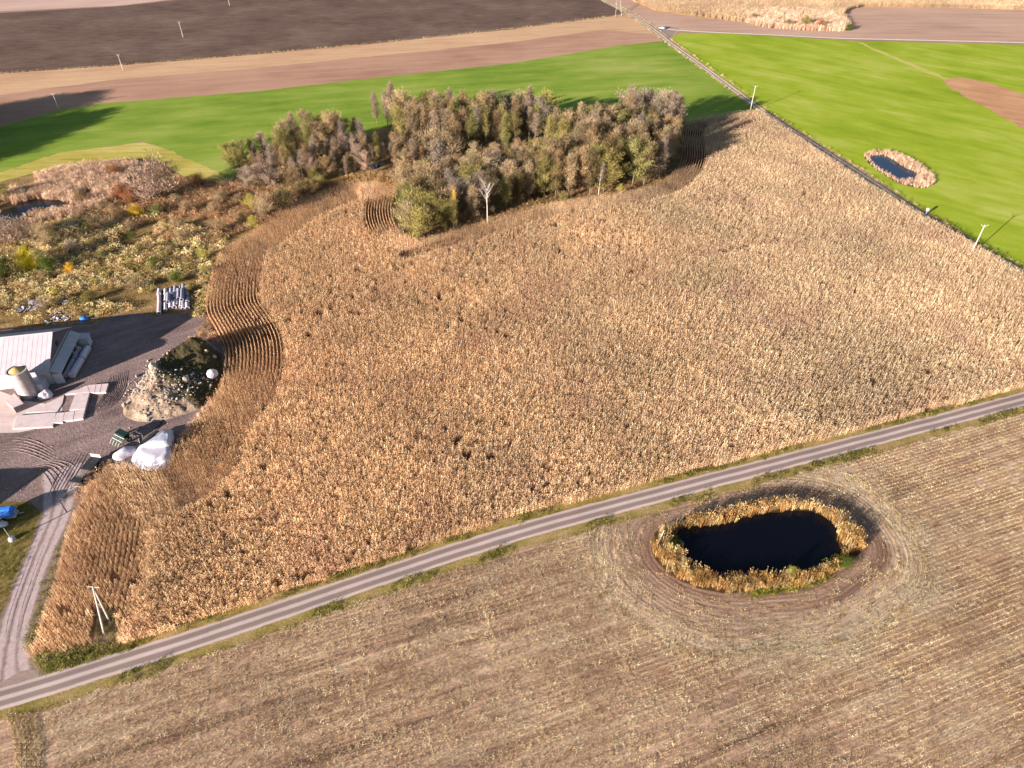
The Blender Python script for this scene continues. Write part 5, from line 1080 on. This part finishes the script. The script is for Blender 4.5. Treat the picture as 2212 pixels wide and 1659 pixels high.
pole(None, 9.6, 'pale pole with forked arms in the maize beside the dirt lane', z0=G(2127, 487, 9.6), rz=R(-10))
def aframe(f1, f2, top, label):
    m = Vector(((f1[0] + f2[0]) / 2, (f1[1] + f2[1]) / 2, .03)); e = empty('braced_pole', m, 0, label, 'pole', 'power line poles')
    for f_ in (f1, f2): b = MB(); b.tube([Vector((f_[0], f_[1], 0)) - m, Vector(top) - m], [.16, .11], 8); b.build('leg', M_polec, e)
    b = MB(); tl = Vector(top) - m; b.tube([tl + Vector((-1.0, .1, -.25)), tl + Vector((1.0, -.1, -.25))], .06, 6); b.build('cross_arm', M_polec, e)
tz = 9.3; aframe(G(225, 1369), G(236, 1340), (*G(200, 1266, tz), tz), 'two legged pale pole in the gap of the maize by the asphalt road')
aframe(G(1329, 37), G(1343, 35), (*G(1337, -32, 10.5), 10.5), 'two legged pale pole beside the dirt lane at the top edge')
e = empty('water_marker', (*G(2000, 464), .05), R(20), 'small white marker box on a dark post beside the dirt lane', 'marker')
b = MB(); b.box((0, 0, .7), (.35, .35, 1.4)); b.build('post', M_concd, e); b = MB(); b.box((0, 0, 1.8), (.7, .6, .9)); b.build('marker_box', M_plastic, e)
e = empty('white_post', (*G(1421, 1174), .05), 0, 'leaning white stake at the left end of the black pond', 'stake'); b = MB(); b.tube([(0, 0, 0), (.7, .3, 3.4)], [.1, .07], 8); b.build('shaft', M_polec, e)
# car
M_paint = simple('silver_blue_paint', RGB(170, 186, 210, .9), .3, .6, metal=.3, var=.03); M_lampg = simple('lamp_glass', RGB(235, 235, 235), .2, .6)
car = empty('car', (*G(1430, 62.5), .05), R(152), 'silver blue hatchback parked at the junction of the dirt lanes', 'car')
def loft(secs, name, mat):
    b = MB(); n = len(secs[0]); v = [p_ for s_ in secs for p_ in s_]; f = [(i * n + k, i * n + k + 1, (i + 1) * n + k + 1, (i + 1) * n + k) for i in range(len(secs) - 1) for k in range(n - 1)]
    f += [(i * n + n - 1, i * n, (i + 1) * n, (i + 1) * n + n - 1) for i in range(len(secs) - 1)]; f += [tuple(range(n))[::-1], tuple((len(secs) - 1) * n + k for k in range(n))]
    b.add(v, f); return b.build(name, mat, car, True)
def csec(x, wd, z0, z1, tw): return [(x, -wd, z0), (x, -wd, z0 + (z1 - z0) * .6), (x, -wd * tw, z1), (x, wd * tw, z1), (x, wd, z0 + (z1 - z0) * .6), (x, wd, z0)]
loft([csec(-2.1, .75, .4, .85, .9), csec(-1.9, .86, .3, .98, .92), csec(-.9, .9, .28, 1.0, .94), csec(.9, .9, .28, .98, .94), csec(1.7, .86, .3, .86, .9), csec(2.1, .7, .42, .7, .9)], 'body', M_paint)
loft([csec(-1.9, .78, .96, 1.02, .95), csec(-1.5, .8, .96, 1.44, .82), csec(-.2, .8, .96, 1.5, .82), csec(.4, .8, .96, 1.42, .8), csec(1.15, .8, .94, .99, .95)], 'cabin_glass', M_glass)
b = MB(); b.box((-.55, 0, 1.5), (1.9, 1.26, .05)); b.build('roof', M_paint, car)
for x in (-1.35, 1.35):
    for y in (-.84, .84): wheel(x, y, .32, .2, car)
for y in (-.6, .6): b = MB(); b.box((2.02, y, .62), (.12, .3, .14)); b.build('headlight', M_lampg, car)

# small stones, clods and litter over the yard
Q = fill(np.array(PG([(0, 712), (240, 684), (430, 690), (480, 760), (480, 830), (400, 915), (380, 960), (230, 1010), (150, 1060), (90, 1100), (0, 1080)])), 1.5)
m = (RS.rand(len(Q)) < .45) & (Q[:, 0] > -100); Q = Q[m]
Q = Q[~inside(Q, np.array(foot))]
scatter('yard_stones', Q, .07, RS.rand(len(Q)) * 6.28, .07 + .28 * RS.rand(len(Q)) ** 3, ST_C, 'small stones and clods strewn over the bare farmyard', 'stones', tilt=.5)
